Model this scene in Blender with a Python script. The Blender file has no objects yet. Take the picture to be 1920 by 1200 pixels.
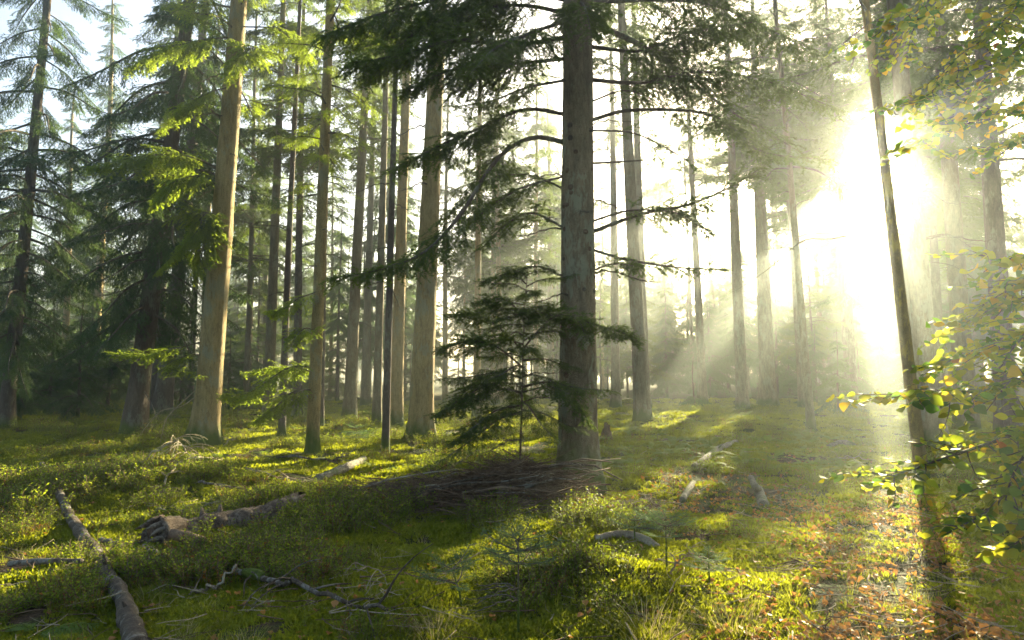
import bpy, math, random
import numpy as np
from mathutils import Vector, Matrix, Euler, noise as mnoise

# ------------------------------------------------------------------ camera, sky, sun, exposure
SC = bpy.context.scene
COL = SC.collection
F = 1280.0                       # focal length in photo pixels (1920 wide)
PITCH = math.radians(4.5)
EYE = Vector((0, 0, 1.6))
cd = bpy.data.cameras.new('camera')
cd.sensor_width = 36.0
cd.lens = F / 1920 * 36
cd.clip_start = 0.05
cd.clip_end = 2000
cam = bpy.data.objects.new('camera', cd)
COL.objects.link(cam)
cam.location = EYE
cam.rotation_euler = (math.pi / 2 + PITCH, 0, 0)
SC.camera = cam


def ray(px, py):
    a = (px - 960) / F
    b = (600 - py) / F
    return Vector((a, math.cos(PITCH) - b * math.sin(PITCH), math.sin(PITCH) + b * math.cos(PITCH)))


def at(px, py, Y):
    """the point on the pixel's ray at forward distance Y"""
    d = ray(px, py)
    return EYE + d * (Y / d.y)


SUN = ray(1641, 243).normalized()          # direction towards the sun
SUN_EL = math.asin(SUN.z)
SUN_AZ = math.atan2(SUN.x, SUN.y)          # clockwise from +Y

w = bpy.data.worlds.new('World')
SC.world = w
w.use_nodes = True
nt = w.node_tree
nt.nodes.clear()
sky = nt.nodes.new('ShaderNodeTexSky')
sky.sky_type = 'NISHITA'
sky.sun_disc = False
sky.sun_elevation = SUN_EL
sky.sun_rotation = SUN_AZ
sky.air_density = 1.0
sky.dust_density = 4.0
sky.ozone_density = 1.0
bg = nt.nodes.new('ShaderNodeBackground')
bg.inputs['Strength'].default_value = 0.052
wo = nt.nodes.new('ShaderNodeOutputWorld')
nt.links.new(sky.outputs[0], bg.inputs[0])
nt.links.new(bg.outputs[0], wo.inputs[0])

sd = bpy.data.lights.new('sun', 'SUN')
sd.energy = 5.0
sd.angle = math.radians(0.5)
sd.color = (1.0, 0.86, 0.55)
sun = bpy.data.objects.new('sun', sd)
COL.objects.link(sun)
sun.rotation_euler = (-SUN).to_track_quat('-Z', 'Y').to_euler()
sun.location = SUN * 120

SC.view_settings.view_transform = 'Standard'
SC.view_settings.look = 'None'
SC.view_settings.gamma = 1
SC.view_settings.exposure = 3.12
SC.view_settings.use_curve_mapping = False
HAZE_DENSITY = 0.0036
HAZE_G = 0.82

SC.render.engine = 'CYCLES'
cy = SC.cycles
cy.use_denoising = True
cy.denoiser = 'OPENIMAGEDENOISE'
cy.use_adaptive_sampling = True
cy.adaptive_threshold = 0.015
cy.max_bounces = 6
cy.diffuse_bounces = 3
cy.glossy_bounces = 1
cy.transmission_bounces = 3
cy.volume_bounces = 0
cy.transparent_max_bounces = 4
cy.caustics_reflective = False
cy.caustics_refractive = False
cy.sample_clamp_indirect = 4.0

# ------------------------------------------------------------------ helpers


def ss(a, b, x):
    t = min(1, max(0, (x - a) / (b - a)))
    return t * t * (3 - 2 * t)


MOUNDS = []      # (x, y, radius, height)


def ground_h(x, y):
    d = math.hypot(x, y)
    h = 0.13 * mnoise.noise(Vector((x * .16, y * .16, 3.1)))
    h += 0.085 * mnoise.noise(Vector((x * .55, y * .55, 7.7)))
    n = mnoise.noise(Vector((x * 1.5, y * 1.5, 1.3)))
    h += 0.06 * n
    if d < 22:
        h += 0.022 * mnoise.noise(Vector((x * 4.1, y * 4.1, 9.3)))
    h += 0.5 * ss(25, 70, y) * ss(0, 30, x)
    for mx, my, r, mh in MOUNDS:
        q = ((x - mx) ** 2 + (y - my) ** 2) / (r * r)
        if q < 6:
            h += mh * math.exp(-q * 1.3)
    return h


def G(px, py, lift=0.0):
    """where the pixel's ray meets the ground"""
    d = ray(px, py)
    z = 0.0
    p = EYE
    for _ in range(6):
        t = (z - EYE.z) / d.z
        p = EYE + d * t
        z = ground_h(p.x, p.y)
    return Vector((p.x, p.y, z + lift))


for mpx, mpy, mr, mh in ((1130, 1105, .55, .20), (960, 1110, .5, .06), (330, 905, 1.0, .12), (60, 930, .8, .12), (200, 900, .7, .10),
                         (520, 1060, .9, .08), (620, 960, 1.0, .08), (900, 905, .9, .10), (1290, 790, 2.2, .25), (1500, 800, 2.5, .25),
                         (700, 1150, .6, .08), (1000, 1000, .7, .07), (120, 1090, .6, .08), (1330, 1120, .5, .07), (1850, 1000, .7, .10)):
    g0 = G(mpx, mpy)
    MOUNDS.append((g0.x, g0.y, mr, mh))


class MB:
    """collects vertices and faces and links them as one mesh object"""

    def __init__(self):
        self.v, self.f, self.n = [], [], 0

    def add(self, verts, faces, mat=0):
        verts = np.asarray(verts, dtype=np.float32).reshape(-1, 3)
        faces = np.asarray(faces, dtype=np.int32)
        self.v.append(verts)
        self.f.append((faces + self.n, mat))
        self.n += len(verts)

    def tube(self, P, R, sides=6, mat=0, cap=True, rough=0.0, rng=None, ref=None):
        P = np.asarray([tuple(p) for p in P], dtype=np.float64)
        n = len(P)
        R = np.broadcast_to(np.asarray(R, dtype=np.float64), (n,))
        T = np.gradient(P, axis=0)
        T /= np.linalg.norm(T, axis=1)[:, None] + 1e-9
        if ref is None:
            m = np.abs(T.mean(axis=0))
            ref = np.eye(3)[int(np.argmin(m))]
        S = np.cross(T, ref)
        S /= np.linalg.norm(S, axis=1)[:, None] + 1e-9
        U = np.cross(S, T)
        a = np.arange(sides) * (2 * math.pi / sides)
        rr = np.ones((n, sides))
        if rough and rng is not None:
            rr += rng.normal(0, rough, (n, sides))
        V = P[:, None, :] + (R[:, None] * rr)[:, :, None] * (np.cos(a)[None, :, None] * S[:, None, :] + np.sin(a)[None, :, None] * U[:, None, :])
        i = np.arange(n - 1)[:, None] * sides
        j = np.arange(sides)[None, :]
        k = (j + 1) % sides
        q = np.stack([i + j, i + k, i + sides + k, i + sides + j], axis=-1).reshape(-1, 4)
        base = self.n
        self.add(V.reshape(-1, 3), q, mat)
        if cap:
            c = np.arange(sides, dtype=np.int32)
            self.f.append((np.array([[base + x for x in reversed(range(sides))]], dtype=np.int32), mat))
            self.f.append((np.array([base + (n - 1) * sides + c], dtype=np.int32), mat))

    def mesh(self, name, mats, smooth=True):
        me = bpy.data.meshes.new(name)
        V = np.concatenate(self.v) if self.v else np.zeros((0, 3), np.float32)
        me.vertices.add(len(V))
        me.vertices.foreach_set('co', V.ravel())
        loops = np.concatenate([f.ravel() for f, _ in self.f])
        tot = np.concatenate([np.full(len(f), f.shape[1], np.int32) for f, _ in self.f])
        mi = np.concatenate([np.full(len(f), m, np.int32) for f, m in self.f])
        start = np.concatenate([[0], np.cumsum(tot)[:-1]]).astype(np.int32)
        me.loops.add(len(loops))
        me.loops.foreach_set('vertex_index', loops.astype(np.int32))
        me.polygons.add(len(tot))
        me.polygons.foreach_set('loop_start', start)
        me.polygons.foreach_set('loop_total', tot)
        me.polygons.foreach_set('material_index', mi)
        if smooth:
            me.polygons.foreach_set('use_smooth', np.ones(len(tot), dtype=bool))
        for m in mats:
            me.materials.append(m)
        me.update(calc_edges=True)
        return me

    def build(self, name, mats, parent=None, loc=None, smooth=True):
        o = bpy.data.objects.new(name, self.mesh(name, mats if isinstance(mats, (list, tuple)) else [mats], smooth))
        COL.objects.link(o)
        if parent is not None:
            o.parent = parent
        if loc is not None:
            o.location = loc
        return o


def link(name, me, parent=None, loc=(0, 0, 0), rot=None, scale=None):
    o = bpy.data.objects.new(name, me)
    COL.objects.link(o)
    o.parent = parent
    o.location = loc
    if rot is not None:
        o.rotation_euler = rot
    if scale is not None:
        o.scale = scale
    return o


def tag(o, label=None, cat=None, group=None, kind=None):
    if label:
        o['label'] = label
    if cat:
        o['category'] = cat
    if group:
        o['group'] = group
    if kind:
        o['kind'] = kind
    return o


def empty(name, loc, parent=None):
    o = bpy.data.objects.new(name, None)
    COL.objects.link(o)
    o.location = loc
    o.parent = parent
    o.empty_display_size = .2
    return o


def crom(pts, n):
    pts = [Vector(p) for p in pts]
    P = [pts[0] * 2 - pts[1]] + pts + [pts[-1] * 2 - pts[-2]]
    m = len(pts) - 1
    out = []
    for i in range(n):
        u = i / (n - 1) * m
        k = min(int(u), m - 1)
        t = u - k
        a, b, c, d = P[k:k + 4]
        out.append(.5 * ((2 * b) + (c - a) * t + (2 * a - 5 * b + 4 * c - d) * t * t + (3 * b - a - 3 * c + d) * t ** 3))
    return out


# ------------------------------------------------------------------ materials
def newmat(name):
    m = bpy.data.materials.new(name)
    m.use_nodes = True
    t = m.node_tree
    t.nodes.clear()
    out = t.nodes.new('ShaderNodeOutputMaterial')
    return m, t, out


def node(t, kind, **kw):
    n = t.nodes.new(kind)
    for k, v in kw.items():
        if k.startswith('_'):
            setattr(n, k[1:], v)
        else:
            key = k.replace('0', ' ')
            n.inputs[key].default_value = v
    return n


def ramp(t, fac, stops):
    r = t.nodes.new('ShaderNodeValToRGB')
    el = r.color_ramp.elements
    while len(el) < len(stops):
        el.new(.5)
    for e, (p, c) in zip(el, stops):
        e.position = p
        e.color = (*c, 1)
    t.links.new(fac, r.inputs[0])
    return r.outputs[0]


def mixc(t, fac, a, b, mode='MIX'):
    n = t.nodes.new('ShaderNodeMix')
    n.data_type = 'RGBA'
    n.blend_type = mode
    for i, s in ((0, fac), (6, a), (7, b)):
        if isinstance(s, (int, float)):
            n.inputs[i].default_value = s
        elif isinstance(s, tuple):
            n.inputs[i].default_value = (*s, 1)
        else:
            t.links.new(s, n.inputs[i])
    return n.outputs[2]


def math_n(t, op, a, b=None, c=None):
    n = t.nodes.new('ShaderNodeMath')
    n.operation = op
    for i, s in enumerate((a, b, c)):
        if s is None:
            continue
        if isinstance(s, (int, float)):
            n.inputs[i].default_value = s
        else:
            t.links.new(s, n.inputs[i])
    return n.outputs[0]


def maprange(t, v, a, b, c=0.0, d=1.0):
    n = t.nodes.new('ShaderNodeMapRange')
    t.links.new(v, n.inputs[0])
    for i, s in enumerate((a, b, c, d)):
        n.inputs[i + 1].default_value = s
    return n.outputs[0]


def coords(t, which='Object', scale=(1, 1, 1)):
    c = t.nodes.new('ShaderNodeTexCoord')
    m = t.nodes.new('ShaderNodeMapping')
    m.inputs['Scale'].default_value = scale
    t.links.new(c.outputs[which], m.inputs[0])
    return m.outputs[0], c


def noise_n(t, vec, scale, detail=4, rough=.55):
    n = t.nodes.new('ShaderNodeTexNoise')
    n.inputs['Scale'].default_value = scale
    n.inputs['Detail'].default_value = detail
    n.inputs['Roughness'].default_value = rough
    if vec is not None:
        t.links.new(vec, n.inputs['Vector'])
    return n.outputs[0]


def leafy(name, cols, trans, tr=.45, spread=.35, rough=.6, nscale=1.3, spec=.2):
    """thin leaf or needle: colour varies per object and along a soft noise; light passes through"""
    m, t, out = newmat(name)
    oi = t.nodes.new('ShaderNodeObjectInfo')
    geo = t.nodes.new('ShaderNodeNewGeometry')
    nz = noise_n(t, geo.outputs['Position'], nscale * 6, 3)
    f = math_n(t, 'ADD', math_n(t, 'MULTIPLY', oi.outputs['Random'], spread), math_n(t, 'MULTIPLY', nz, 1 - spread))
    k = len(cols)
    col = ramp(t, f, [(.25 + .5 * i / max(1, k - 1), c) for i, c in enumerate(cols)])
    tcol = mixc(t, .55, col, trans)
    p = t.nodes.new('ShaderNodeBsdfPrincipled')
    p.inputs['Roughness'].default_value = rough
    p.inputs['Specular IOR Level'].default_value = spec
    t.links.new(col, p.inputs['Base Color'])
    tb = t.nodes.new('ShaderNodeBsdfTranslucent')
    t.links.new(tcol, tb.inputs[0])
    mx = t.nodes.new('ShaderNodeMixShader')
    mx.inputs[0].default_value = tr
    t.links.new(p.outputs[0], mx.inputs[1])
    t.links.new(tb.outputs[0], mx.inputs[2])
    t.links.new(mx.outputs[0], out.inputs[0])
    return m


def bark(name, dark, mid, light, lichen=(.20, .22, .15), moss=(.07, .10, .012), moss_h=.5, lichen_amt=.5, sx=9., sz=2.2, bump=.6, wet=.85, top_moss=0.0):
    m, t, out = newmat(name)
    v, tc = coords(t, 'Object', (sx, sx, sz))
    n1 = noise_n(t, v, 1.0, 6, .65)
    v2, _ = coords(t, 'Object', (30, 30, 9))
    n2 = noise_n(t, v2, 1.0, 4, .6)
    v3, _ = coords(t, 'Object', (3.2, 3.2, 1.6))
    n3 = noise_n(t, v3, 1.0, 5, .6)
    vor = t.nodes.new('ShaderNodeTexVoronoi')
    vor.feature = 'DISTANCE_TO_EDGE'
    v4, _ = coords(t, 'Object', (17, 17, 7))
    t.links.new(v4, vor.inputs['Vector'])
    crack = maprange(t, math_n(t, 'ADD', vor.outputs['Distance'], math_n(t, 'MULTIPLY', math_n(t, 'SUBTRACT', n2, .5), .12)), 0., .10)
    base = ramp(t, n1, [(.25, dark), (.5, mid), (.75, light)])
    base = mixc(t, math_n(t, 'MULTIPLY', maprange(t, n2, .4, .7), .35), base, light)
    base = mixc(t, math_n(t, 'MULTIPLY', math_n(t, 'SUBTRACT', 1., crack), .8), base, dark)
    lm = maprange(t, math_n(t, 'ADD', math_n(t, 'MULTIPLY', n3, .75), math_n(t, 'MULTIPLY', n2, .28)), .53, .60)
    base = mixc(t, math_n(t, 'MULTIPLY', lm, lichen_amt), base, lichen)
    sep = t.nodes.new('ShaderNodeSeparateXYZ')
    t.links.new(tc.outputs['Object'], sep.inputs[0])
    hz = math_n(t, 'ADD', math_n(t, 'DIVIDE', sep.outputs[2], max(.01, moss_h)), math_n(t, 'MULTIPLY', n3, 1.6))
    mm = maprange(t, hz, 1.75, 1.25)
    if moss_h > .01:
        base = mixc(t, mm, base, moss)
    if top_moss:                                   # moss that has grown on the upper side of lying wood
        ge = t.nodes.new('ShaderNodeNewGeometry')
        sn = t.nodes.new('ShaderNodeSeparateXYZ')
        t.links.new(ge.outputs['Normal'], sn.inputs[0])
        nm = noise_n(t, ge.outputs['Position'], 5.5, 5, .65)
        f = math_n(t, 'ADD', math_n(t, 'MULTIPLY', sn.outputs[2], .30), nm)
        base = mixc(t, math_n(t, 'MULTIPLY', maprange(t, f, .98 - .2 * top_moss, 1.05 - .2 * top_moss), .9), base, (.075, .105, .014))
    p = t.nodes.new('ShaderNodeBsdfPrincipled')
    p.inputs['Roughness'].default_value = wet
    p.inputs['Specular IOR Level'].default_value = .25
    t.links.new(base, p.inputs['Base Color'])
    b = t.nodes.new('ShaderNodeBump')
    b.inputs['Strength'].default_value = bump
    b.inputs['Distance'].default_value = .035
    hh = math_n(t, 'ADD', math_n(t, 'MULTIPLY', n1, .8), math_n(t, 'ADD', math_n(t, 'MULTIPLY', n2, .5), math_n(t, 'MULTIPLY', crack, .7)))
    t.links.new(hh, b.inputs['Height'])
    t.links.new(b.outputs[0], p.inputs['Normal'])
    t.links.new(p.outputs[0], out.inputs[0])
    return m


M = {}
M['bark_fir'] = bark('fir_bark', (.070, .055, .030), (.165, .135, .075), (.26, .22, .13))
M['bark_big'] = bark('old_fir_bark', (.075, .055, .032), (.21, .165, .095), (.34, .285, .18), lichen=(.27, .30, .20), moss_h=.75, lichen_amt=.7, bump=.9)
M['bark_warm'] = bark('warm_spruce_bark', (.12, .084, .030), (.30, .215, .083), (.45, .345, .15), moss_h=.6)  # golden look of the sunlit trunks put into the bark colour
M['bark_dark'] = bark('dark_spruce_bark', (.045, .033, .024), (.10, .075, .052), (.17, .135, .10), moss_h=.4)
M['bark_beech'] = bark('beech_bark', (.10, .07, .03), (.22, .155, .05), (.32, .24, .08), lichen=(.42, .29, .03), lichen_amt=.6, sx=6, sz=3, bump=.35, moss_h=.2)
M['branch'] = bark('branch_bark', (.05, .036, .025), (.10, .075, .052), (.17, .14, .10), lichen=(.18, .21, .14), lichen_amt=.5, moss_h=.001, bump=.3)
M['dead'] = bark('dead_wood', (.10, .075, .05), (.22, .17, .115), (.36, .30, .21), lichen=(.30, .32, .24), lichen_amt=.4, moss_h=.001, bump=.4, top_moss=.2)
M['log'] = bark('fallen_log_bark', (.035, .026, .018), (.095, .070, .046), (.18, .145, .10), lichen=(.27, .26, .22), lichen_amt=.75, moss_h=.001, sx=10, sz=10, bump=.9, top_moss=.1)
M['rot'] = bark('rotten_wood', (.04, .026, .018), (.13, .09, .06), (.30, .24, .17), lichen=(.30, .28, .22), lichen_amt=.5, moss_h=.001, sx=14, sz=14, bump=1., top_moss=.35)
M['birch'] = bark('pale_log_bark', (.06, .052, .035), (.20, .175, .12), (.36, .33, .25), lichen=(.10, .14, .03), lichen_amt=.75, moss_h=.001, sx=8, sz=8, bump=.6, top_moss=.5)
M['twig'] = bark('brushwood', (.050, .030, .018), (.13, .080, .045), (.22, .15, .09), lichen=(.16, .13, .09), lichen_amt=.3, moss_h=.001, bump=.2)
M['pale_twig'] = bark('bleached_twig', (.16, .12, .07), (.30, .24, .15), (.42, .36, .24), moss_h=.001, bump=.2)
M['moss_wood'] = bark('moss_sleeve', (.06, .085, .01), (.10, .14, .015), (.15, .19, .02), lichen=(.12, .16, .02), moss_h=.001, bump=1.)
M['needle'] = leafy('fir_needles', [(.018, .042, .014), (.034, .068, .019), (.060, .098, .022)], (.32, .44, .03), tr=.48)
M['needle_blue'] = leafy('blue_green_needles', [(.016, .050, .020), (.034, .082, .026), (.060, .115, .030)], (.20, .32, .05), tr=.42)
M['needle_light'] = leafy('fresh_needles', [(.06, .095, .014), (.10, .14, .020), (.14, .18, .03)], (.62, .80, .06), tr=.60)  # lighter copy of the needles: glow of the sunlit boughs put into the colour
M['needle_sap'] = leafy('seedling_needles', [(.045, .115, .05), (.075, .16, .07), (.12, .21, .08)], (.28, .46, .08), tr=.42)
M['needle_dry'] = leafy('dry_needles', [(.06, .05, .02), (.10, .08, .03), (.14, .10, .035)], (.30, .22, .04), tr=.4)

# ------------------------------------------------------------------ needled boughs


def emit_needles(mb, segs, l, wd, sp, mat, rng):
    """segs: list of (p0, p1, side, up); thin triangles in two combed rows along each twig, a third row on top"""
    if not segs:
        return
    P0 = np.array([s[0] for s in segs]); P1 = np.array([s[1] for s in segs])
    S = np.array([s[2] for s in segs]); U = np.array([s[3] for s in segs])
    D = P1 - P0
    L = np.linalg.norm(D, axis=1)
    D = D / (L[:, None] + 1e-9)
    for row, (ls, lu) in enumerate(((1., .22), (-1., .22), (.35, .75))):
        spr = sp if row < 2 else sp * 1.8
        n = np.maximum(1, np.round(L / spr * rng.uniform(.8, 1.2, len(L)))).astype(int)
        idx = np.repeat(np.arange(len(L)), n)
        tt = rng.random(len(idx))
        o = P0[idx] + D[idx] * (tt * L[idx])[:, None]
        N = len(idx)
        sgn = np.where(rng.random(N) < .5, -1., 1.) if row == 2 else 1.
        d = D[idx] * rng.uniform(.35, .85, N)[:, None] + S[idx] * (ls * sgn * rng.uniform(.7, 1.1, N))[:, None] + U[idx] * (lu * rng.uniform(.1, 1.3, N) - .05)[:, None]
        d /= np.linalg.norm(d, axis=1)[:, None]
        ll = l * rng.uniform(.65, 1.15, N)
        wv = D[idx] + U[idx] * rng.uniform(-.5, .5, N)[:, None]
        wv /= np.linalg.norm(wv, axis=1)[:, None]
        a = o - wv * (wd * .5)
        b = o + wv * (wd * .5)
        c = o + d * ll[:, None]
        V = np.stack([a, b, c], axis=1).reshape(-1, 3)
        mb.add(V, np.arange(3 * N).reshape(-1, 3), mat)


def bough(mb, path, r0, lmax, ntw, seed, nl=.026, nw=.006, sp=.010, bare=.2, droop=.35, hang=0.0, ang=58, dead=False, npts=22, sides=6,
          wood=0, leaf=1, subgap=.075, keep=1.0, r1=.004, main_needles=.45, wobble=.0, tilt=.16):
    """one branch: wood along PATH, side twigs with sub-twigs, needles"""
    R = random.Random(seed)
    rng = np.random.default_rng(seed)
    P = crom(path, npts)
    if wobble:
        for i in range(1, npts):
            P[i] = P[i] + Vector((mnoise.noise(Vector((i * .5, seed, 1))), mnoise.noise(Vector((i * .5, seed, 5))), mnoise.noise(Vector((i * .5, seed, 9))))) * wobble
    rad = [r0 * (1 - i / (npts - 1)) ** .8 + r1 for i in range(npts)]
    mb.tube(P, rad, sides, wood, cap=False)
    total = sum((P[i + 1] - P[i]).length for i in range(npts - 1))
    Z = Vector((0, 0, 1))
    segs = []
    T = [(P[min(i + 1, npts - 1)] - P[max(i - 1, 0)]).normalized() for i in range(npts)]

    def frame(t):
        s = t.cross(Z)
        if s.length < .15:
            s = Vector((1, 0, 0))
        s.normalize()
        return s, s.cross(t).normalized()

    if not dead:
        for i in range(npts - 1):
            if i / npts > main_needles:
                s, u = frame(T[i])
                segs.append((P[i], P[i + 1], s, u))
    for i in range(ntw):
        if R.random() > keep:
            continue
        t = bare + (1 - bare) * ((i + R.random()) / ntw) ** .9
        x = t * (npts - 1)
        k = min(int(x), npts - 2)
        p = P[k].lerp(P[k + 1], x - k)
        tt = T[k]
        s, u = frame(tt)
        sg = 1 if (i % 2) else -1
        prof = min(1., (t - bare) / .22 + .4) * max(.1, (1.04 - t)) ** .75
        L = lmax * prof * R.uniform(.6, 1.15) + .06
        a = math.radians(ang + R.uniform(-14, 12))
        d = tt * math.cos(a) + s * (sg * math.sin(a)) + u * (R.gauss(.03, tilt)) - Z * (hang * R.uniform(.5, 1.3))
        d.normalize()
        m = max(3, min(7, int(L / .13) + 2))
        st = L / m
        pts = [p]
        q = p
        for j in range(m):
            q = q + d * st
            pts.append(q)
            d = (d + tt * .07 - Z * (droop * st * R.uniform(.4, 1.5)) + Vector((R.gauss(0, .06), R.gauss(0, .06), R.gauss(0, .05)))).normalized()
        rt = max(.0025, min(.012, L * .007))
        mb.tube(pts, np.linspace(rt, .0016, m + 1), 3, wood, cap=False)
        for j in range(m):
            dd = pts[j + 1] - pts[j]
            s2, u2 = frame(dd.normalized())
            if not dead and (j > 0 or t > .6):
                segs.append((pts[j], pts[j + 1], s2, u2))
        ns = int(L / subgap)
        for j in range(ns):
            f = .18 + .8 * (j + R.random()) / max(1, ns)
            x = min(f, .98) * m
            k = min(int(x), m - 1)
            b = pts[k].lerp(pts[k + 1], x - k)
            dd = (pts[k + 1] - pts[k]).normalized()
            s2, u2 = frame(dd)
            g = 1 if j % 2 else -1
            sl = (.42 * L * (1.05 - f) + .05) * R.uniform(.6, 1.2)
            e = (dd * .62 + s2 * (g * .78) + u2 * R.gauss(0, tilt * .8) - Z * (hang * .6 + R.uniform(0, .12))).normalized()
            e2 = (e + dd * .25 - Z * droop * .3).normalized()
            c1 = b + e * (sl * .5)
            c2 = c1 + e2 * (sl * .5)
            mb.tube([b, c1, c2], [.0022, .0018, .0012], 3, wood, cap=False)
            if not dead:
                for (aa, bb) in ((b, c1), (c1, c2)):
                    s3, u3 = frame((bb - aa).normalized())
                    segs.append((aa, bb, s3, u3))
    emit_needles(mb, segs, nl, nw, sp, leaf, rng)
    return total


def lib_bough(name, L, lmax, ntw, seed, arc, mats, **kw):
    """a library branch along +X, L metres long; ARC = list of (x, z) shape fractions"""
    mb = MB()
    R = random.Random(seed * 7 + 1)
    path = [(x * L, R.uniform(-.04, .04) * L * (x > 0), z * L) for x, z in arc]
    bough(mb, path, .010 * L + .006, lmax, ntw, seed, **kw)
    return mb.mesh(name, mats)


ARC_SWEEP = [(0, 0), (.3, .03), (.65, -.05), (1, -.10)]
ARC_DROOP = [(0, 0), (.3, -.02), (.65, -.17), (.95, -.26)]
ARC_UP = [(0, 0), (.35, .05), (.7, .13), (1, .27)]
LIB = {k: [] for k in ('near', 'droop', 'far', 'fard', 'dead', 'deadfar', 'sap', 'fresh', 'sparse', 'wfar', 'wfard', 'wdead')}
FB = [M['branch'], M['needle']]
FBB = [M['branch'], M['needle_blue']]
KW = {'near': dict(L=2.6, lmax=1.0, ntw=54, arc=ARC_SWEEP, bare=.18, droop=.8, hang=.16, nl=.032, nw=.009, sp=.010, tilt=.30),
      'droop': dict(L=2.6, lmax=.95, ntw=60, arc=ARC_DROOP, bare=.10, droop=1.1, hang=.42, nl=.034, nw=.011, sp=.011, tilt=.35),
      'fresh': dict(L=2.2, lmax=.85, ntw=46, arc=ARC_SWEEP, bare=.2, droop=1.0, hang=.28, nl=.032, nw=.009, sp=.010, tilt=.3),
      'sparse': dict(L=2.6, lmax=.9, ntw=40, arc=ARC_SWEEP, bare=.4, droop=.8, hang=.16, keep=.85, subgap=.10, nl=.03, nw=.008, tilt=.3),
      'far': dict(L=3.0, lmax=1.15, ntw=38, arc=ARC_SWEEP, bare=.10, droop=.8, hang=.28, nl=.075, nw=.030, sp=.026, npts=10, sides=4, subgap=.14, tilt=.4),
      'fard': dict(L=3.0, lmax=1.05, ntw=38, arc=ARC_DROOP, bare=.06, droop=1.0, hang=.5, nl=.075, nw=.030, sp=.026, npts=10, sides=4, subgap=.14, tilt=.4)}
for s in range(3):
    for k, kw in KW.items():
        LIB[k].append(lib_bough('branch', kw['L'], kw['lmax'], kw['ntw'], 10 + s + 10 * len(k), kw['arc'], {'droop': FBB, 'fard': FBB, 'fresh': [M['branch'], M['needle_light']]}.get(k, FB),
                                **{a: b for a, b in kw.items() if a not in ('L', 'lmax', 'ntw', 'arc')}))
    LIB['dead'].append(lib_bough('branch', 1.6, .55, 16, 70 + s, ARC_DROOP, [M['branch']], bare=.3, droop=.8, dead=True, subgap=.10, wobble=.05))
    LIB['deadfar'].append(lib_bough('branch', 1.6, .5, 8, 80 + s, ARC_SWEEP, [M['branch']], bare=.3, droop=.8, dead=True, npts=8, sides=3, subgap=.3))
    LIB['sap'].append(lib_bough('branch', .8, .34, 20, 90 + s, ARC_UP, [M['branch'], M['needle_sap']], bare=.12, droop=.3, nl=.024, nw=.006, sp=.007, npts=12, subgap=.05))


def whorl(kind, seed, mats, dead=False):
    """a ring of six boughs round the stem, for trees too far away to show each bough"""
    mb = MB()
    R = random.Random(seed)
    for i in range(6):
        az = i * math.pi / 3 + R.uniform(-.4, .4)
        L = 3.0 * R.uniform(.7, 1.1)
        dz = R.uniform(-.55, .55)
        dr = R.uniform(-.12, .30)
        kw = dict(KW[kind])
        path = []
        for x, z in kw['arc']:
            rr, zz = x * L, z * L
            path.append((math.cos(az) * (rr * math.cos(dr) + zz * math.sin(dr)), math.sin(az) * (rr * math.cos(dr) + zz * math.sin(dr)), dz + zz * math.cos(dr) - rr * math.sin(dr)))
        for q in ('L', 'arc', 'lmax', 'ntw'):
            kw.pop(q)
        if dead:
            bough(mb, path, .03, .7, 9, seed * 9 + i, npts=8, sides=3, subgap=.25, dead=True, bare=.3, droop=.9)
        else:
            bough(mb, path, .035, 1.1, 32, seed * 9 + i, **kw)
    return mb.mesh('branch_whorl', mats)


for s in range(4):
    LIB['wfar'].append(whorl('far', 100 + s, FB))
    LIB['wfard'].append(whorl('fard', 110 + s, FBB))
for s in range(2):
    LIB['wdead'].append(whorl('far', 120 + s, FB, dead=True))
LEN = {'near': 2.6, 'droop': 2.6, 'fresh': 2.2, 'sparse': 2.6, 'far': 3.0, 'fard': 3.0, 'dead': 1.6, 'deadfar': 1.6, 'sap': .8, 'wfar': 3.0, 'wfard': 3.0, 'wdead': 3.0}

# openings in the canopy: the sunlit places, each seen from the sun through a gap of that radius
GAPS = []


def gap(p, r):
    GAPS.append((p.x, p.y, p.z, r))


for px, py, r in ((1690, 960, .42), (1690, 1050, .40), (1690, 1150, .36), (1700, 900, .45), (1530, 1150, .2), (1640, 1190, .3), (1480, 1080, .2),
                  (1815, 1120, .16), (1890, 1060, .25), (1360, 888, .45), (1080, 1060, .35), (1020, 1130, .30), (1180, 1030, .30), (1010, 975, .35), (1290, 1180, .3), (870, 1190, .2),
                  (240, 905, .7), (120, 940, .6), (40, 950, .6), (330, 880, .6), (420, 860, .6), (520, 855, .6), (440, 950, .5), (380, 900, .6), (620, 870, .5), (660, 840, .6),
                  (900, 850, .5), (1230, 790, .9), (1340, 800, .9), (700, 900, .3)):
    gap(G(px, py, .05), r)
for px, py, Y, r in ((260, 330, 14.2, .8), (330, 380, 14.2, .6), (370, 460, 14.2, .6), (300, 680, 14, .6), (470, 700, 13.5, .8), (500, 740, 13.5, .6), (560, 640, 13.0, .5), (600, 60, 13.2, 1.4), (560, 180, 13.2, 1.0),
                     (640, 200, 13.2, 1.0), (450, 60, 15, .8), (440, 120, 15, .6), (300, 90, 14.5, .7), (1750, 760, 4, .35), (1680, 880, 4, .3), (1850, 900, 3.6, .35),
                     (1880, 560, 4, .35), (1850, 80, 5, .5), (1750, 60, 5, .4), (700, 120, 14, .8), (930, 560, 12, .6), (905, 600, 15, .7)):
    gap(at(px, py, Y), r)
GA = np.array(GAPS)
SUNV = np.array(SUN)


def in_gap(pts, margin=0.0):
    d = pts[:, None, :] - GA[None, :, :3]
    t = d @ SUNV
    perp = d - t[..., None] * SUNV
    r = np.linalg.norm(perp, axis=2)
    return ((t > 1.2) & (r < GA[None, :, 3] + margin)).any()


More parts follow.
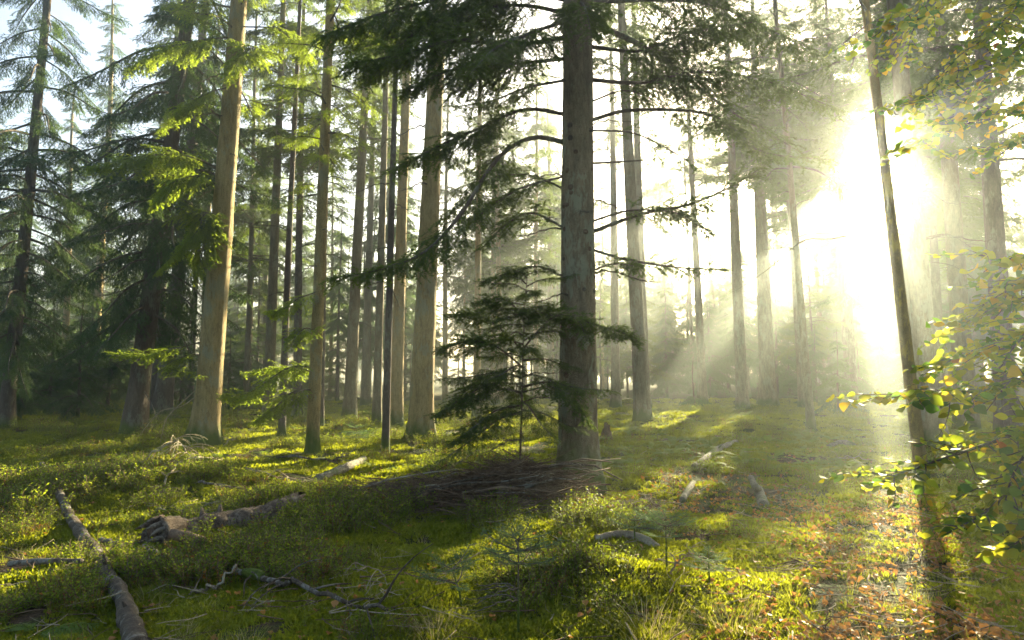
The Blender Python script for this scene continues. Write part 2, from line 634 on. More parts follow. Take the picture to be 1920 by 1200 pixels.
def trunk_mesh(mb, H, r0, lean, seed, near, flare=.35, rtop=.03, bend=.1, sink=.35):
    rng = np.random.default_rng(seed)
    sides, rings = (36, 90) if near else (12, 18)
    u = np.linspace(0, 1, rings)
    z = -sink + (H + sink) * (u ** (1.7 if near else 1.3))
    zz = np.maximum(z, 0)
    rad = r0 * (1 - zz / H) ** .85 + rtop * (zz / H)
    a = np.arange(sides) * 2 * math.pi / sides
    ph = rng.uniform(0, 6.28, 4)
    P = np.stack([lean[0] * zz + bend * np.sin(zz / H * 5 + ph[0]) * zz / H, lean[1] * zz + bend * np.sin(zz / H * 4 + ph[1]) * zz / H, z], axis=1)
    lobes = .5 + .5 * np.sin(a * 5 + ph[2]) * np.sin(a * 2 + ph[3])
    fl = np.exp(-zz / (r0 * 1.5))[:, None] * (flare * r0) * (0.5 + 1.3 * lobes)[None, :]
    rr = rad[:, None] + fl
    if near:
        for i in range(rings):
            for j in range(sides):
                v = Vector((math.cos(a[j]) * 2.2, math.sin(a[j]) * 2.2, z[i] * 1.1 + seed))
                rr[i, j] *= 1 + .06 * mnoise.noise(v) + .03 * mnoise.noise(v * 4.0)
    V = np.stack([P[:, 0:1] + rr * np.cos(a), P[:, 1:2] + rr * np.sin(a), np.repeat(P[:, 2:3], sides, 1)], axis=2)
    i = np.arange(rings - 1)[:, None] * sides
    j = np.arange(sides)[None, :]
    k = (j + 1) % sides
    mb.add(V.reshape(-1, 3), np.stack([i + j, i + k, i + sides + k, i + sides + j], axis=-1).reshape(-1, 4), 0)

    def axis(h):
        return Vector((float(np.interp(h, z, P[:, 0])), float(np.interp(h, z, P[:, 1])), h)), float(np.interp(h, z, rad))
    return axis


DEPTH_OF = {}
N_SKIP = [0]


def conifer(name, label, base, top, r0, H, crown, seed, bmat='bark_fir', near=False, dead=None, group=None, cat='tree', flare=.35, bend=.1):
    """trunk and crown of branch objects. CROWN: list of (kind, z0, z1, n, len0, len1, droop_deg)"""
    R = random.Random(seed)
    root = empty(name, base)
    tag(root, label, cat, group)
    lean = ((top.x - base.x) / (top.z - base.z), (top.y - base.y) / (top.z - base.z))
    mb = MB()
    ax = trunk_mesh(mb, H, r0, lean, seed, near, flare=flare, bend=bend, rtop=min(.03, r0 * .12))
    mb.build('trunk', M[bmat], root)
    cr = empty('crown', (0, 0, 0), root)
    az = R.uniform(0, 6.28)
    for (kind, z0, z1, n, l0, l1, droop) in crown:
        for i in range(n):
            u = (i + R.random()) / n
            z = z0 + (z1 - z0) * u
            az += 2.4 + R.uniform(-.5, .5)
            L = (l0 + (l1 - l0) * u) * R.uniform(.7, 1.15)
            p, rad = ax(z)
            if kind[0] == 'w':
                w0 = base + p
                dirs = [Vector((math.cos(az + q * 1.0472), math.sin(az + q * 1.0472), -.12)) for q in range(6)]
                bad = [kind != 'wdead' and in_gap(np.array([w0 + e * (L * q) + Vector((0, 0, h)) for q in (.25, .5, .75, 1.) for h in (-.3, .3)]), .0) for e in dirs]
                sc = L / 3.0
                if not any(bad):
                    link('branch_whorl', R.choice(LIB[kind]), cr, p, (R.uniform(-.08, .08), R.uniform(-.08, .08), az), (sc, sc, sc * R.uniform(.9, 1.2)))
                else:
                    N_SKIP[0] += sum(bad)
                    for q in range(6):
                        if not bad[q]:
                            link('branch', R.choice(LIB[kind[1:]]), cr, p + Vector((0, 0, R.uniform(-.4, .4))), (0, .1, az + q * 1.0472), (sc, sc, sc))
                continue
            dr = math.radians(droop + R.uniform(-12, 12) - 25 * u)
            d = Vector((math.cos(az) * math.cos(dr), math.sin(az) * math.cos(dr), -math.sin(dr)))
            side = Vector((-math.sin(az), math.cos(az), 0))
            if kind not in ('dead', 'deadfar'):
                w0 = base + p
                smp = np.array([w0 + d * (L * q) + side * (L * s) for q, s in ((.3, 0), (.6, 0), (.6, .2), (.6, -.2), (.9, 0))])
                if in_gap(smp, .02):
                    N_SKIP[0] += 1
                    continue
            sc = L / LEN[kind]
            link('branch', R.choice(LIB[kind]), cr, p + d * (rad * .6), (0, dr, az), (sc, sc * R.uniform(.85, 1.15) * (1 if R.random() < .5 else -1), sc))
    return root, cr, ax

# ------------------------------------------------------------------ the ground
def ground_material():
    m, t, out = newmat('forest_floor')
    geo = t.nodes.new('ShaderNodeNewGeometry')
    pos = geo.outputs['Position']
    n1 = noise_n(t, pos, .9, 5, .6)
    n2 = noise_n(t, pos, 5.0, 5, .6)
    n3 = noise_n(t, pos, 38., 4, .65)
    soil = ramp(t, n3, [(.3, (.035, .022, .013)), (.55, (.085, .055, .030)), (.75, (.16, .105, .055))])
    moss = ramp(t, n3, [(.3, (.024, .036, .006)), (.55, (.060, .080, .010)), (.75, (.12, .14, .018))])
    f = math_n(t, 'ADD', math_n(t, 'MULTIPLY', n1, .62), math_n(t, 'MULTIPLY', n2, .45))
    col = mixc(t, maprange(t, f, .47, .57), soil, moss)
    p = t.nodes.new('ShaderNodeBsdfPrincipled')
    p.inputs['Roughness'].default_value = .95
    p.inputs['Specular IOR Level'].default_value = .15
    t.links.new(col, p.inputs['Base Color'])
    b = t.nodes.new('ShaderNodeBump')
    b.inputs['Strength'].default_value = 1.
    b.inputs['Distance'].default_value = .05
    t.links.new(math_n(t, 'ADD', n3, math_n(t, 'MULTIPLY', n2, 1.5)), b.inputs['Height'])
    t.links.new(b.outputs[0], p.inputs['Normal'])
    t.links.new(p.outputs[0], out.inputs[0])
    return m


def build_ground():
    ys = [-32., -20., -10., -4.]
    y = 0.
    while y < 184:
        ys.append(y)
        y += .06 + max(0, y - 5) * .018
    ys.append(184.)
    xs = [0.]
    x = 0.
    while x < 144:
        x += .07 + max(0, x - 4) * .03
        xs.append(min(x, 144.))
    xs = [-q for q in reversed(xs[1:])] + xs
    X, Y = np.meshgrid(xs, ys)
    Z = np.array([[ground_h(a, b) for a in xs] for b in ys])
    ny, nx = X.shape
    mb = MB()
    i = np.arange(ny - 1)[:, None] * nx
    j = np.arange(nx - 1)[None, :]
    mb.add(np.stack([X, Y, Z], -1).reshape(-1, 3), np.stack([i + j, i + j + 1, i + nx + j + 1, i + nx + j], -1).reshape(-1, 4))
    o = mb.build('ground', ground_material())
    tag(o, 'mossy forest floor strewn with needles and leaves', 'ground', kind='structure')


build_ground()

# ------------------------------------------------------------------ the haze
H_TOP = 25.5
mb = MB()
x0, x1, y0, y1, z0, z1 = -150, 150, -38, 190, -1.8, H_TOP
mb.add([(x0, y0, z0), (x1, y0, z0), (x1, y1, z0), (x0, y1, z0), (x0, y0, z1), (x1, y0, z1), (x1, y1, z1), (x0, y1, z1)],
       [(3, 2, 1, 0), (4, 5, 6, 7), (0, 1, 5, 4), (1, 2, 6, 5), (2, 3, 7, 6), (3, 0, 4, 7)])
hm, t, out = newmat('morning_haze')
pv = t.nodes.new('ShaderNodeVolumePrincipled')
pv.inputs['Color'].default_value = (.90, 1.0, .95, 1)
pv.inputs['Density'].default_value = HAZE_DENSITY
pv.inputs['Anisotropy'].default_value = HAZE_G
pv.inputs['Density Attribute'].default_value = ''
pv.inputs['Temperature Attribute'].default_value = ''
t.links.new(pv.outputs[0], out.inputs['Volume'])
hz = mb.build('haze', hm, smooth=False)
tag(hz, 'pale morning mist hanging between the trunks', 'haze', kind='stuff')

# ------------------------------------------------------------------ the trees one can tell apart
TREES = {}


def ptree(key, name, label, bx, by, tx, ty, wpx, crown, H=23., bmat='bark_fir', depth=None, near=None, group='standing conifers', flare=.42, bend=.1):
    if depth:
        b = at(bx, by, depth)
        b.z = ground_h(b.x, b.y)
    else:
        b = G(bx, by)
    top = at(tx, ty, b.y)
    r0 = wpx / F * b.y / 2
    if near is None:
        near = b.y < 17
    TREES[key] = conifer(name, label, b, top, r0, H, crown, len(TREES) * 17 + 5, bmat, near, group=group, flare=flare, bend=bend)
    DEPTH_OF[key] = b
    return TREES[key]


ptree('big', 'fir_tree', 'thickest fir, with lichened bark and mossy foot, beside the brush heap', 1084, 925, 1083, 0, 72,
      [('near', 6.6, 21, 40, 3.6, .8, 12), ('dead', 2.2, 6, 10, .9, .9, 5)], bmat='bark_big', flare=.36, bend=.0)
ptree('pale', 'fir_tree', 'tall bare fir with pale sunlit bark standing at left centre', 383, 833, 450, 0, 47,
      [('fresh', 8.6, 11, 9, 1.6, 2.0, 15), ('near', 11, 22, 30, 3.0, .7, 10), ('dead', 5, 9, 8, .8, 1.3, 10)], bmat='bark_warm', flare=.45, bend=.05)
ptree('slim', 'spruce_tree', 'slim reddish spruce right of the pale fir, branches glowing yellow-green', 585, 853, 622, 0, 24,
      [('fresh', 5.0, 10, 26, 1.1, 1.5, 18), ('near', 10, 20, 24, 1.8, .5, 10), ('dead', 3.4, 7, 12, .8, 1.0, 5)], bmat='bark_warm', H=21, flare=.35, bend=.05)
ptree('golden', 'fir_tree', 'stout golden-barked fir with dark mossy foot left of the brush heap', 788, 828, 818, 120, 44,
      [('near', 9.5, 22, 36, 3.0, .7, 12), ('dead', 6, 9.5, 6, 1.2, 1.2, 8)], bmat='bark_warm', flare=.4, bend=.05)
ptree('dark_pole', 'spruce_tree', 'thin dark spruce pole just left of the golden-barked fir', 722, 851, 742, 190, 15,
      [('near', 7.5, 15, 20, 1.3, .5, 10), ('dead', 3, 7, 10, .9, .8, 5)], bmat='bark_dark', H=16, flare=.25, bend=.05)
ptree('yellow_pole', 'spruce_tree', 'thin yellowish spruce pole right of the golden-barked fir', 893, 790, 901, 170, 15,
      [('near', 9, 18, 22, 1.6, .5, 12), ('deadfar', 4, 9, 8, .8, .8, 5)], bmat='bark_warm', H=18.5, near=False, bend=.05)
ptree('behind_golden', 'fir_tree', 'mossy-footed fir close behind the golden-barked fir', 742, 803, 762, 150, 25,
      [('wfar', 10, 23, 15, 2.8, .7, 12), ('deadfar', 3, 10, 16, .9, 1.4, 8)], H=23.5, bmat='bark_warm', bend=.05)
ptree('trio_a', 'spruce_tree', 'brown spruce trunk, leftmost of the row behind the dark pole', 655, 785, 673, 400, 24,
      [('wfar', 9.5, 22, 15, 2.6, .6, 14), ('deadfar', 3, 10, 16, .9, 1.2, 8)], H=22.5, bmat='bark_fir', bend=.05)
ptree('trio_b', 'spruce_tree', 'grey spruce trunk, middle of the row behind the dark pole', 685, 762, 694, 400, 17,
      [('wfar', 11, 22, 13, 2.6, .6, 14), ('deadfar', 3, 11, 16, .9, 1.2, 8)], H=23, bmat='bark_fir', bend=.05)
ptree('trio_c', 'spruce_tree', 'slender spruce trunk touching the left side of the mossy-footed fir', 706, 797, 716, 400, 17,
      [('wfar', 9.5, 21, 14, 2.2, .6, 14)], H=21.5, bmat='bark_fir', bend=.05)
ptree('hazy_pair', 'fir_tree', 'tall moss-streaked fir in the mist right of the thickest fir', 1205, 786, 1168, 80, 29,
      [('wfar', 12, 23, 13, 2.8, .7, 12), ('deadfar', 5, 12, 10, 1.2, 1.2, 5)], H=24, bmat='bark_fir', bend=.05)
ptree('hazy_pair2', 'fir_tree', 'pale misty fir showing just behind the moss-streaked fir', 1209, 758, 1188, 60, 22,
      [('wfar', 13.5, 23, 11, 2.8, .7, 12)], H=24, depth=31, bmat='bark_fir', bend=.05)
ptree('mist_a', 'fir_tree', 'faint thin fir in the mist, first right of the moss-streaked fir', 1318, 740, 1286, 80, 17,
      [('wfar', 15, 23, 9, 2.6, .7, 12)], H=24, depth=36, bmat='bark_fir', bend=.05)
ptree('mist_b', 'fir_tree', 'misty grey fir, second right of the moss-streaked fir', 1392, 745, 1364, 120, 22,
      [('wfar', 12.5, 23, 12, 3.2, .7, 12), ('deadfar', 4, 12.5, 16, 1.0, 1.6, 8)], H=24, depth=30, bmat='bark_fir', bend=.05)
ptree('mist_c', 'fir_tree', 'broad fir trunk dissolving in bright mist left of the sunbeams', 1440, 735, 1422, 300, 30,
      [('wfar', 11, 23, 14, 3.4, .7, 12), ('deadfar', 4, 11, 14, 1.0, 1.6, 8)], H=24, depth=33, bmat='bark_fir', bend=.05)
ptree('mist_d', 'spruce_tree', 'slim spruce standing inside the slanting sunbeams', 1522, 812, 1478, 300, 15,
      [('sparse', 6.5, 16, 22, 2.2, .6, 14), ('deadfar', 4, 8, 10, 1.1, 1.1, 5)], H=17, bmat='bark_fir', bend=.05)
ptree('leaning', 'beech_tree', 'slender leaning trunk with yellow lichen crossing in front of the sun', 1728, 893, 1622, 0, 23,
      [('sparse', 6.6, 15, 16, 1.8, .6, 0)], H=16, bmat='bark_beech', flare=.2, bend=.0, group='slender trunks by the sunbeams')
ptree('grey', 'fir_tree', 'smooth grey fir trunk just right of the leaning yellow trunk', 1752, 845, 1682, 60, 41,
      [('near', 8.2, 20, 22, 3.0, .7, 8), ('dead', 4.2, 7.6, 9, 1.4, 1.4, 0)], H=22, bmat='bark_fir', bend=.0, group='standing conifers')
ptree('mist_e', 'fir_tree', 'pale fir trunk in mist behind the upper beech leaves', 1812, 780, 1775, 250, 36,
      [('wfar', 10, 23, 15, 3.0, .7, 12)], H=23.5, bmat='bark_fir', depth=19, bend=.05)
ptree('mist_f', 'fir_tree', 'dim fir trunk crossed by dark boughs near the right edge', 1890, 790, 1852, 260, 38,
      [('near', 6.8, 9.4, 8, 3.0, 3.2, 2), ('wfar', 10, 23, 15, 3.2, .7, 12)], H=23.5, bmat='bark_dark', depth=17, near=False, bend=.05)
ptree('left_thick', 'spruce_tree', 'dark spruce with boughs drooping almost to the ground, left of the pale fir', 249, 813, 335, 160, 37,
      [('droop', 2.8, 8, 38, 2.4, 3.4, 26), ('droop', 8, 21, 48, 3.4, .7, 18), ('dead', 1.2, 4, 8, 1.3, 1.2, 20)], H=22, bmat='bark_dark', bend=.0, near=False)
ptree('left_curve', 'spruce_tree', 'dark curved spruce trunk between the drooping spruce and pale fir', 303, 778, 376, 150, 31,
      [('wfard', 9, 22, 15, 3.2, .7, 18), ('deadfar', 3, 9, 12, 1.4, 1.4, 10)], H=23, bmat='bark_dark', bend=.25)
ptree('left_mid', 'spruce_tree', 'dark spruce trunk close behind the drooping spruce', 292, 770, 322, 190, 20,
      [('wfard', 8, 22, 16, 3.0, .7, 18)], H=22.5, bmat='bark_dark', bend=.1)
ptree('far_left', 'spruce_tree', 'dark spruce with low boughs at the left edge', 8, 806, 62, 300, 25,
      [('droop', 2.2, 8, 42, 2.2, 3.0, 24), ('droop', 8, 19, 44, 3.0, .6, 16)], H=20, bmat='bark_dark', bend=.1)
ptree('mid_back_a', 'spruce_tree', 'hazy brown spruce, left of two between pale fir and slim spruce', 502, 790, 521, 280, 21,
      [('wfar', 8.5, 21, 15, 2.6, .7, 16)], H=21.5, bmat='bark_fir', bend=.0, depth=23)
ptree('mid_back_b', 'spruce_tree', 'thin hazy spruce, right of two between pale fir and slim spruce', 528, 822, 547, 330, 14,
      [('near', 7, 16, 22, 1.8, .6, 14), ('deadfar', 3, 7, 8, .9, .9, 8)], H=17, bmat='bark_dark', bend=.05)
ptree('mid_back_c', 'spruce_tree', 'shaded spruce trunk low behind the slim reddish spruce, on its left', 557, 782, 562, 400, 17,
      [('wfar', 8, 20, 14, 2.4, .7, 16)], H=20.5, bmat='bark_dark', bend=.05)
ptree('mid_back_d', 'spruce_tree', 'thin spruce trunk hugging the right side of the slim reddish spruce', 602, 800, 612, 400, 10,
      [('wfar', 8, 17, 11, 1.8, .6, 16)], H=17.5, bmat='bark_dark', bend=.05)
ptree('mist_g', 'fir_tree', 'short stretch of pale trunk between the thickest fir and moss-streaked fir', 1155, 748, 1150, 400, 18,
      [('wfar', 12, 22, 12, 2.6, .7, 12)], H=22.5, bmat='bark_fir', depth=32, bend=.05)

# ------------------------------------------------------------------ the forest behind
RB = random.Random(4)
BACK = []
taken = [(b.x, b.y) for b in DEPTH_OF.values()]
key_px = sorted((960 + F * b.x / b.y, k) for k, b in DEPTH_OF.items())
NEAR_NAME = {'pale': 'the pale sunlit fir', 'slim': 'the slim reddish spruce', 'golden': 'the golden-barked fir', 'big': 'the thickest fir', 'hazy_pair': 'the moss-streaked fir',
             'mist_c': 'the broad misty trunk', 'leaning': 'the leaning yellow trunk', 'left_thick': 'the drooping spruce', 'far_left': 'the left edge', 'mist_f': 'the right edge'}


def near_name(px):
    return min(((abs(960 + F * DEPTH_OF[k].x / DEPTH_OF[k].y - px), v) for k, v in NEAR_NAME.items()))[1]


tries = 0
while len(BACK) < 135 and tries < 4000:
    tries += 1
    Y = 27 + 83 * RB.random() ** .8
    X = RB.uniform(-.92, .92) * Y
    px = 960 + F * X / Y
    if 1130 < px < 1720 and Y < 52:
        continue
    if 1130 < px < 1720 and RB.random() < .35:
        continue
    if px < 230 and Y < 34:
        continue
    if any((X - a) ** 2 + (Y - b) ** 2 < 3.2 ** 2 for a, b in taken):
        continue
    taken.append((X, Y))
    BACK.append((X, Y, px))
for i, (X, Y, px) in enumerate(BACK):
    H = RB.uniform(18, 23.5)
    b = Vector((X, Y, ground_h(X, Y)))
    r = RB.uniform(.13, .24)
    zc = RB.uniform(3.5, 8) if Y > 50 else RB.uniform(6, 10)
    far = 'far distant' if Y > 62 else 'distant'
    conifer('spruce_tree', '%s spruce in the hazy forest behind %s' % (far, near_name(px)), b, b + Vector((RB.uniform(-.3, .3), 0, 10)), r, H,
            [(RB.choice(('wfar', 'wfard')), zc, H - .6, int((H - zc) / .95), RB.uniform(2.5, 3.4), .6, 16), ('wdead', 2, zc, 4, 1.6, 2.0, 0)], 1000 + i, RB.choice(('bark_fir', 'bark_dark', 'bark_warm')), False,
            group='distant forest trees near %s' % near_name(px), bend=.15)

# tall trees towards the sun whose crowns break the light into beams
SUNSIDE = []
for px, Y, zc in ((1300, 47, 15), (1345, 55, 15.5), (1400, 44, 13.5), (1455, 50, 14), (1500, 40, 10.5), (1545, 46, 10.5), (1590, 38, 8.5), (1625, 52, 11), (1665, 43, 9), (1700, 36, 8), (1500, 31, 10), (1600, 30, 9.5), (1725, 33, 9), (1475, 60, 16), (1560, 58, 15),
                  (1250, 58, 16.5), (1760, 40, 9), (1820, 33, 8), (1880, 42, 9), (1720, 26, 8.5)):
    X = (px - 960) / F * Y
    b = Vector((X, Y, ground_h(X, Y)))
    SUNSIDE.append(b)
    conifer('fir_tree', 'bare-stemmed fir in the sun-bright mist, crown high above %s' % ('the left of the sunbeams' if px < 1420 else 'the sunbeams' if px < 1640 else 'the beech leaves'), b, b + Vector((-.02 * X, 0, 10)), RB.uniform(.14, .2),
            24, [('wfar', zc, 23.4, int((24 - zc) / (.42 if 1430 < px < 1780 else .6)), 3.6, .8, 14), ('wdead', zc * .5, zc, 2, 1.5, 1.8, 0)], 2000 + px, RB.choice(('bark_fir', 'bark_dark')), False, group='tall firs towards the sun', bend=.1)
# leafy spruces that close the view between the golden-barked and the thickest fir
for i, (px, Y, zc) in enumerate(((835, 33, 6.5), (870, 44, 4.5), (925, 36, 6.0), (960, 48, 4.0), (1005, 34, 6.5), (1035, 45, 4.5), (985, 58, 3.5), (900, 55, 3.5), (1130, 52, 6), (760, 50, 4.5), (620, 44, 5), (560, 52, 4.5), (470, 40, 6), (1060, 60, 4))):
    X = (px - 960) / F * Y
    b = Vector((X, Y, ground_h(X, Y)))
    H = RB.uniform(18, 22)
    conifer('spruce_tree', 'feathery spruce glowing in the haze behind %s' % near_name(px), b, b + Vector((0, 0, 10)), RB.uniform(.1, .15), H, [(('wfar', 'wfard')[i % 2], zc, H - .5, int((H - zc) / .8), 2.8, .5, 14)], 7000 + i,
            'bark_warm', False, group='feathery spruces behind %s' % near_name(px), bend=.1)
# tall dense trees at the back of the sunlit glade
for i in range(30):
    px = RB.uniform(1120, 1860)
    if 1612 < px < 1692:
        px += 90
    Y = RB.uniform(58, 82)
    X = (px - 960) / F * Y
    b = Vector((X, Y, ground_h(X, Y)))
    H = RB.uniform(17, 23) if px < 1350 else RB.uniform(19, 23.5)
    nm = near_name(px)
    conifer('spruce_tree', 'tall mint-pale spruce at the back of the glade behind %s' % nm, b, b + Vector((0, 0, 10)), RB.uniform(.13, .19), H, [(('wfar', 'wfard')[i % 2], RB.uniform(2, 5), H - .5, int(H / .95), 3.2, .5, 14)], 8000 + i,
            'bark_fir', False, group='tall spruces at the back of the glade behind %s' % nm, bend=.1)
# the far edge of the forest
for i in range(64):
    Y = RB.uniform(72, 120)
    X = RB.uniform(-.85, .85) * Y
    H = RB.uniform(15, 22)
    zc = RB.uniform(.8, 4)
    b = Vector((X, Y, ground_h(X, Y)))
    nm = near_name(960 + F * X / Y)
    conifer('spruce_tree', 'densely needled spruce at the far forest edge behind %s' % nm, b, b + Vector((0, 0, 10)), RB.uniform(.13, .2), H, [('wfard', zc, H - .5, int((H - zc) / 1.1), 3.4, .6, 16)],
            5000 + i, 'bark_dark', False, group='far forest edge behind %s' % nm, bend=.1)

# young spruces of the understorey
YOUNG = []


def young(px, Y, H, kind, label, group='young spruces of the understorey', seed=0, n=30, lw=.42):
    b = at(px, 700, Y)
    b.z = ground_h(b.x, b.y)
    conifer('young_spruce', label, b, b + Vector((0, 0, 1)), .012 * H + .01, H, [('w' + kind, .12 * H, .97 * H, int(5 + 1.3 * H), lw * H, .08 * H, 14)], 3000 + seed, 'bark_dark', False, group=group, flare=.1, bend=.05, cat='young tree')


RT = random.Random(8)
for i in range(46):
    px = RT.uniform(1090, 1800)
    Y = RT.uniform(38, 62)
    X = (px - 960) / F * Y
    H = RT.uniform(7.5, 12.5)
    b = Vector((X, Y, ground_h(X, Y)))
    nm = near_name(px)
    conifer('spruce_tree', 'half-grown spruce of the dim misty stand behind %s' % nm, b, b + Vector((0, 0, 10)), RT.uniform(.06, .11), H,
            [(RT.choice(('wfar', 'wfard')), 1.2 + 2.2 * RT.random(), H - .2, int(H * 1.15), 2.3, .4, 14)], 6000 + i, 'bark_dark', False, group='dim misty stand behind %s' % nm, bend=.1)
for i in range(26):
    px = RT.uniform(420, 1090)
    Y = RT.uniform(36, 60)
    X = (px - 960) / F * Y
    H = RT.uniform(7, 13)
    b = Vector((X, Y, ground_h(X, Y)))
    nm = near_name(px)
    conifer('spruce_tree', 'half-grown spruce in the pale haze behind %s' % nm, b, b + Vector((0, 0, 10)), RT.uniform(.06, .11), H,
            [(RT.choice(('wfar', 'wfard')), 1.5 + 2.5 * RT.random(), H - .2, int(H * 1.0), 2.2, .4, 14)], 6100 + i, 'bark_dark', False, group='half-grown spruces behind %s' % nm, bend=.1)
s = 0
for px, Y, H in ((30, 24, 5.2), (95, 27, 5.0), (150, 23, 4.2), (205, 29, 5.5), (60, 32, 6.0), (-40, 22, 4.5), (170, 35, 6), (240, 33, 5), (120, 40, 7), (10, 38, 7)):
    young(px, Y, H, 'fard', 'young spruce in the dark thicket left of the drooping spruce', 'dark spruce thicket', s)
    s += 1
for px, Y, H in ((340, 33, 4.0), (430, 30, 3.6), (470, 36, 4.5), (345, 44, 5.5), (455, 46, 6)):
    young(px, Y, H, 'fard', 'young spruce in the shade behind the pale sunlit fir', 'young spruces behind the pale fir', s)
    s += 1
for px, Y, H in ((560, 38, 4.5), (630, 40, 4.0), (600, 48, 6), (770, 40, 4), (860, 37, 3.8), (915, 44, 5)):
    young(px, Y, H, 'far', 'young spruce among the hazy trunks left of the thickest fir', 'young spruces among the hazy trunks', s)
    s += 1
for px, Y, H in ((1300, 27, 2.2), (1250, 44, 6.5), (1330, 46, 7), (1290, 50, 8), (1420, 48, 6), (1570, 27, 3.4), (1610, 31, 4.2), (1530, 35, 4.2), (1650, 36, 4.5), (1480, 44, 5), (1590, 44, 6), (1700, 33, 4)):
    young(px, Y, H, 'fard', 'young spruce fading into the mist right of the moss-streaked fir', 'young spruces in the bright mist', s)
    s += 1

# ------------------------------------------------------------------ boughs seen one by one


def hero(key, pts, r0, lmax, ntw, seed, mats=None, parent=None, base=None, **kw):
    """a bough of tree KEY along photo points (px, py, Y); its root lies on the trunk"""
    root, cr, ax = TREES[key]
    b = root.location
    mb = MB()
    kw = dict(dict(nl=.036, nw=.010, sp=.0095, tilt=.34, droop=.9, hang=.15, bare=.2), **kw)
    if not kw.get('dead'):
        ntw, lmax = int(ntw * 1.9), lmax * 1.35
    path = [at(*p) - b for p in pts]
    bough(mb, path, r0, lmax, ntw, seed, **kw)
    return mb.build('branch', mats or FB, cr)


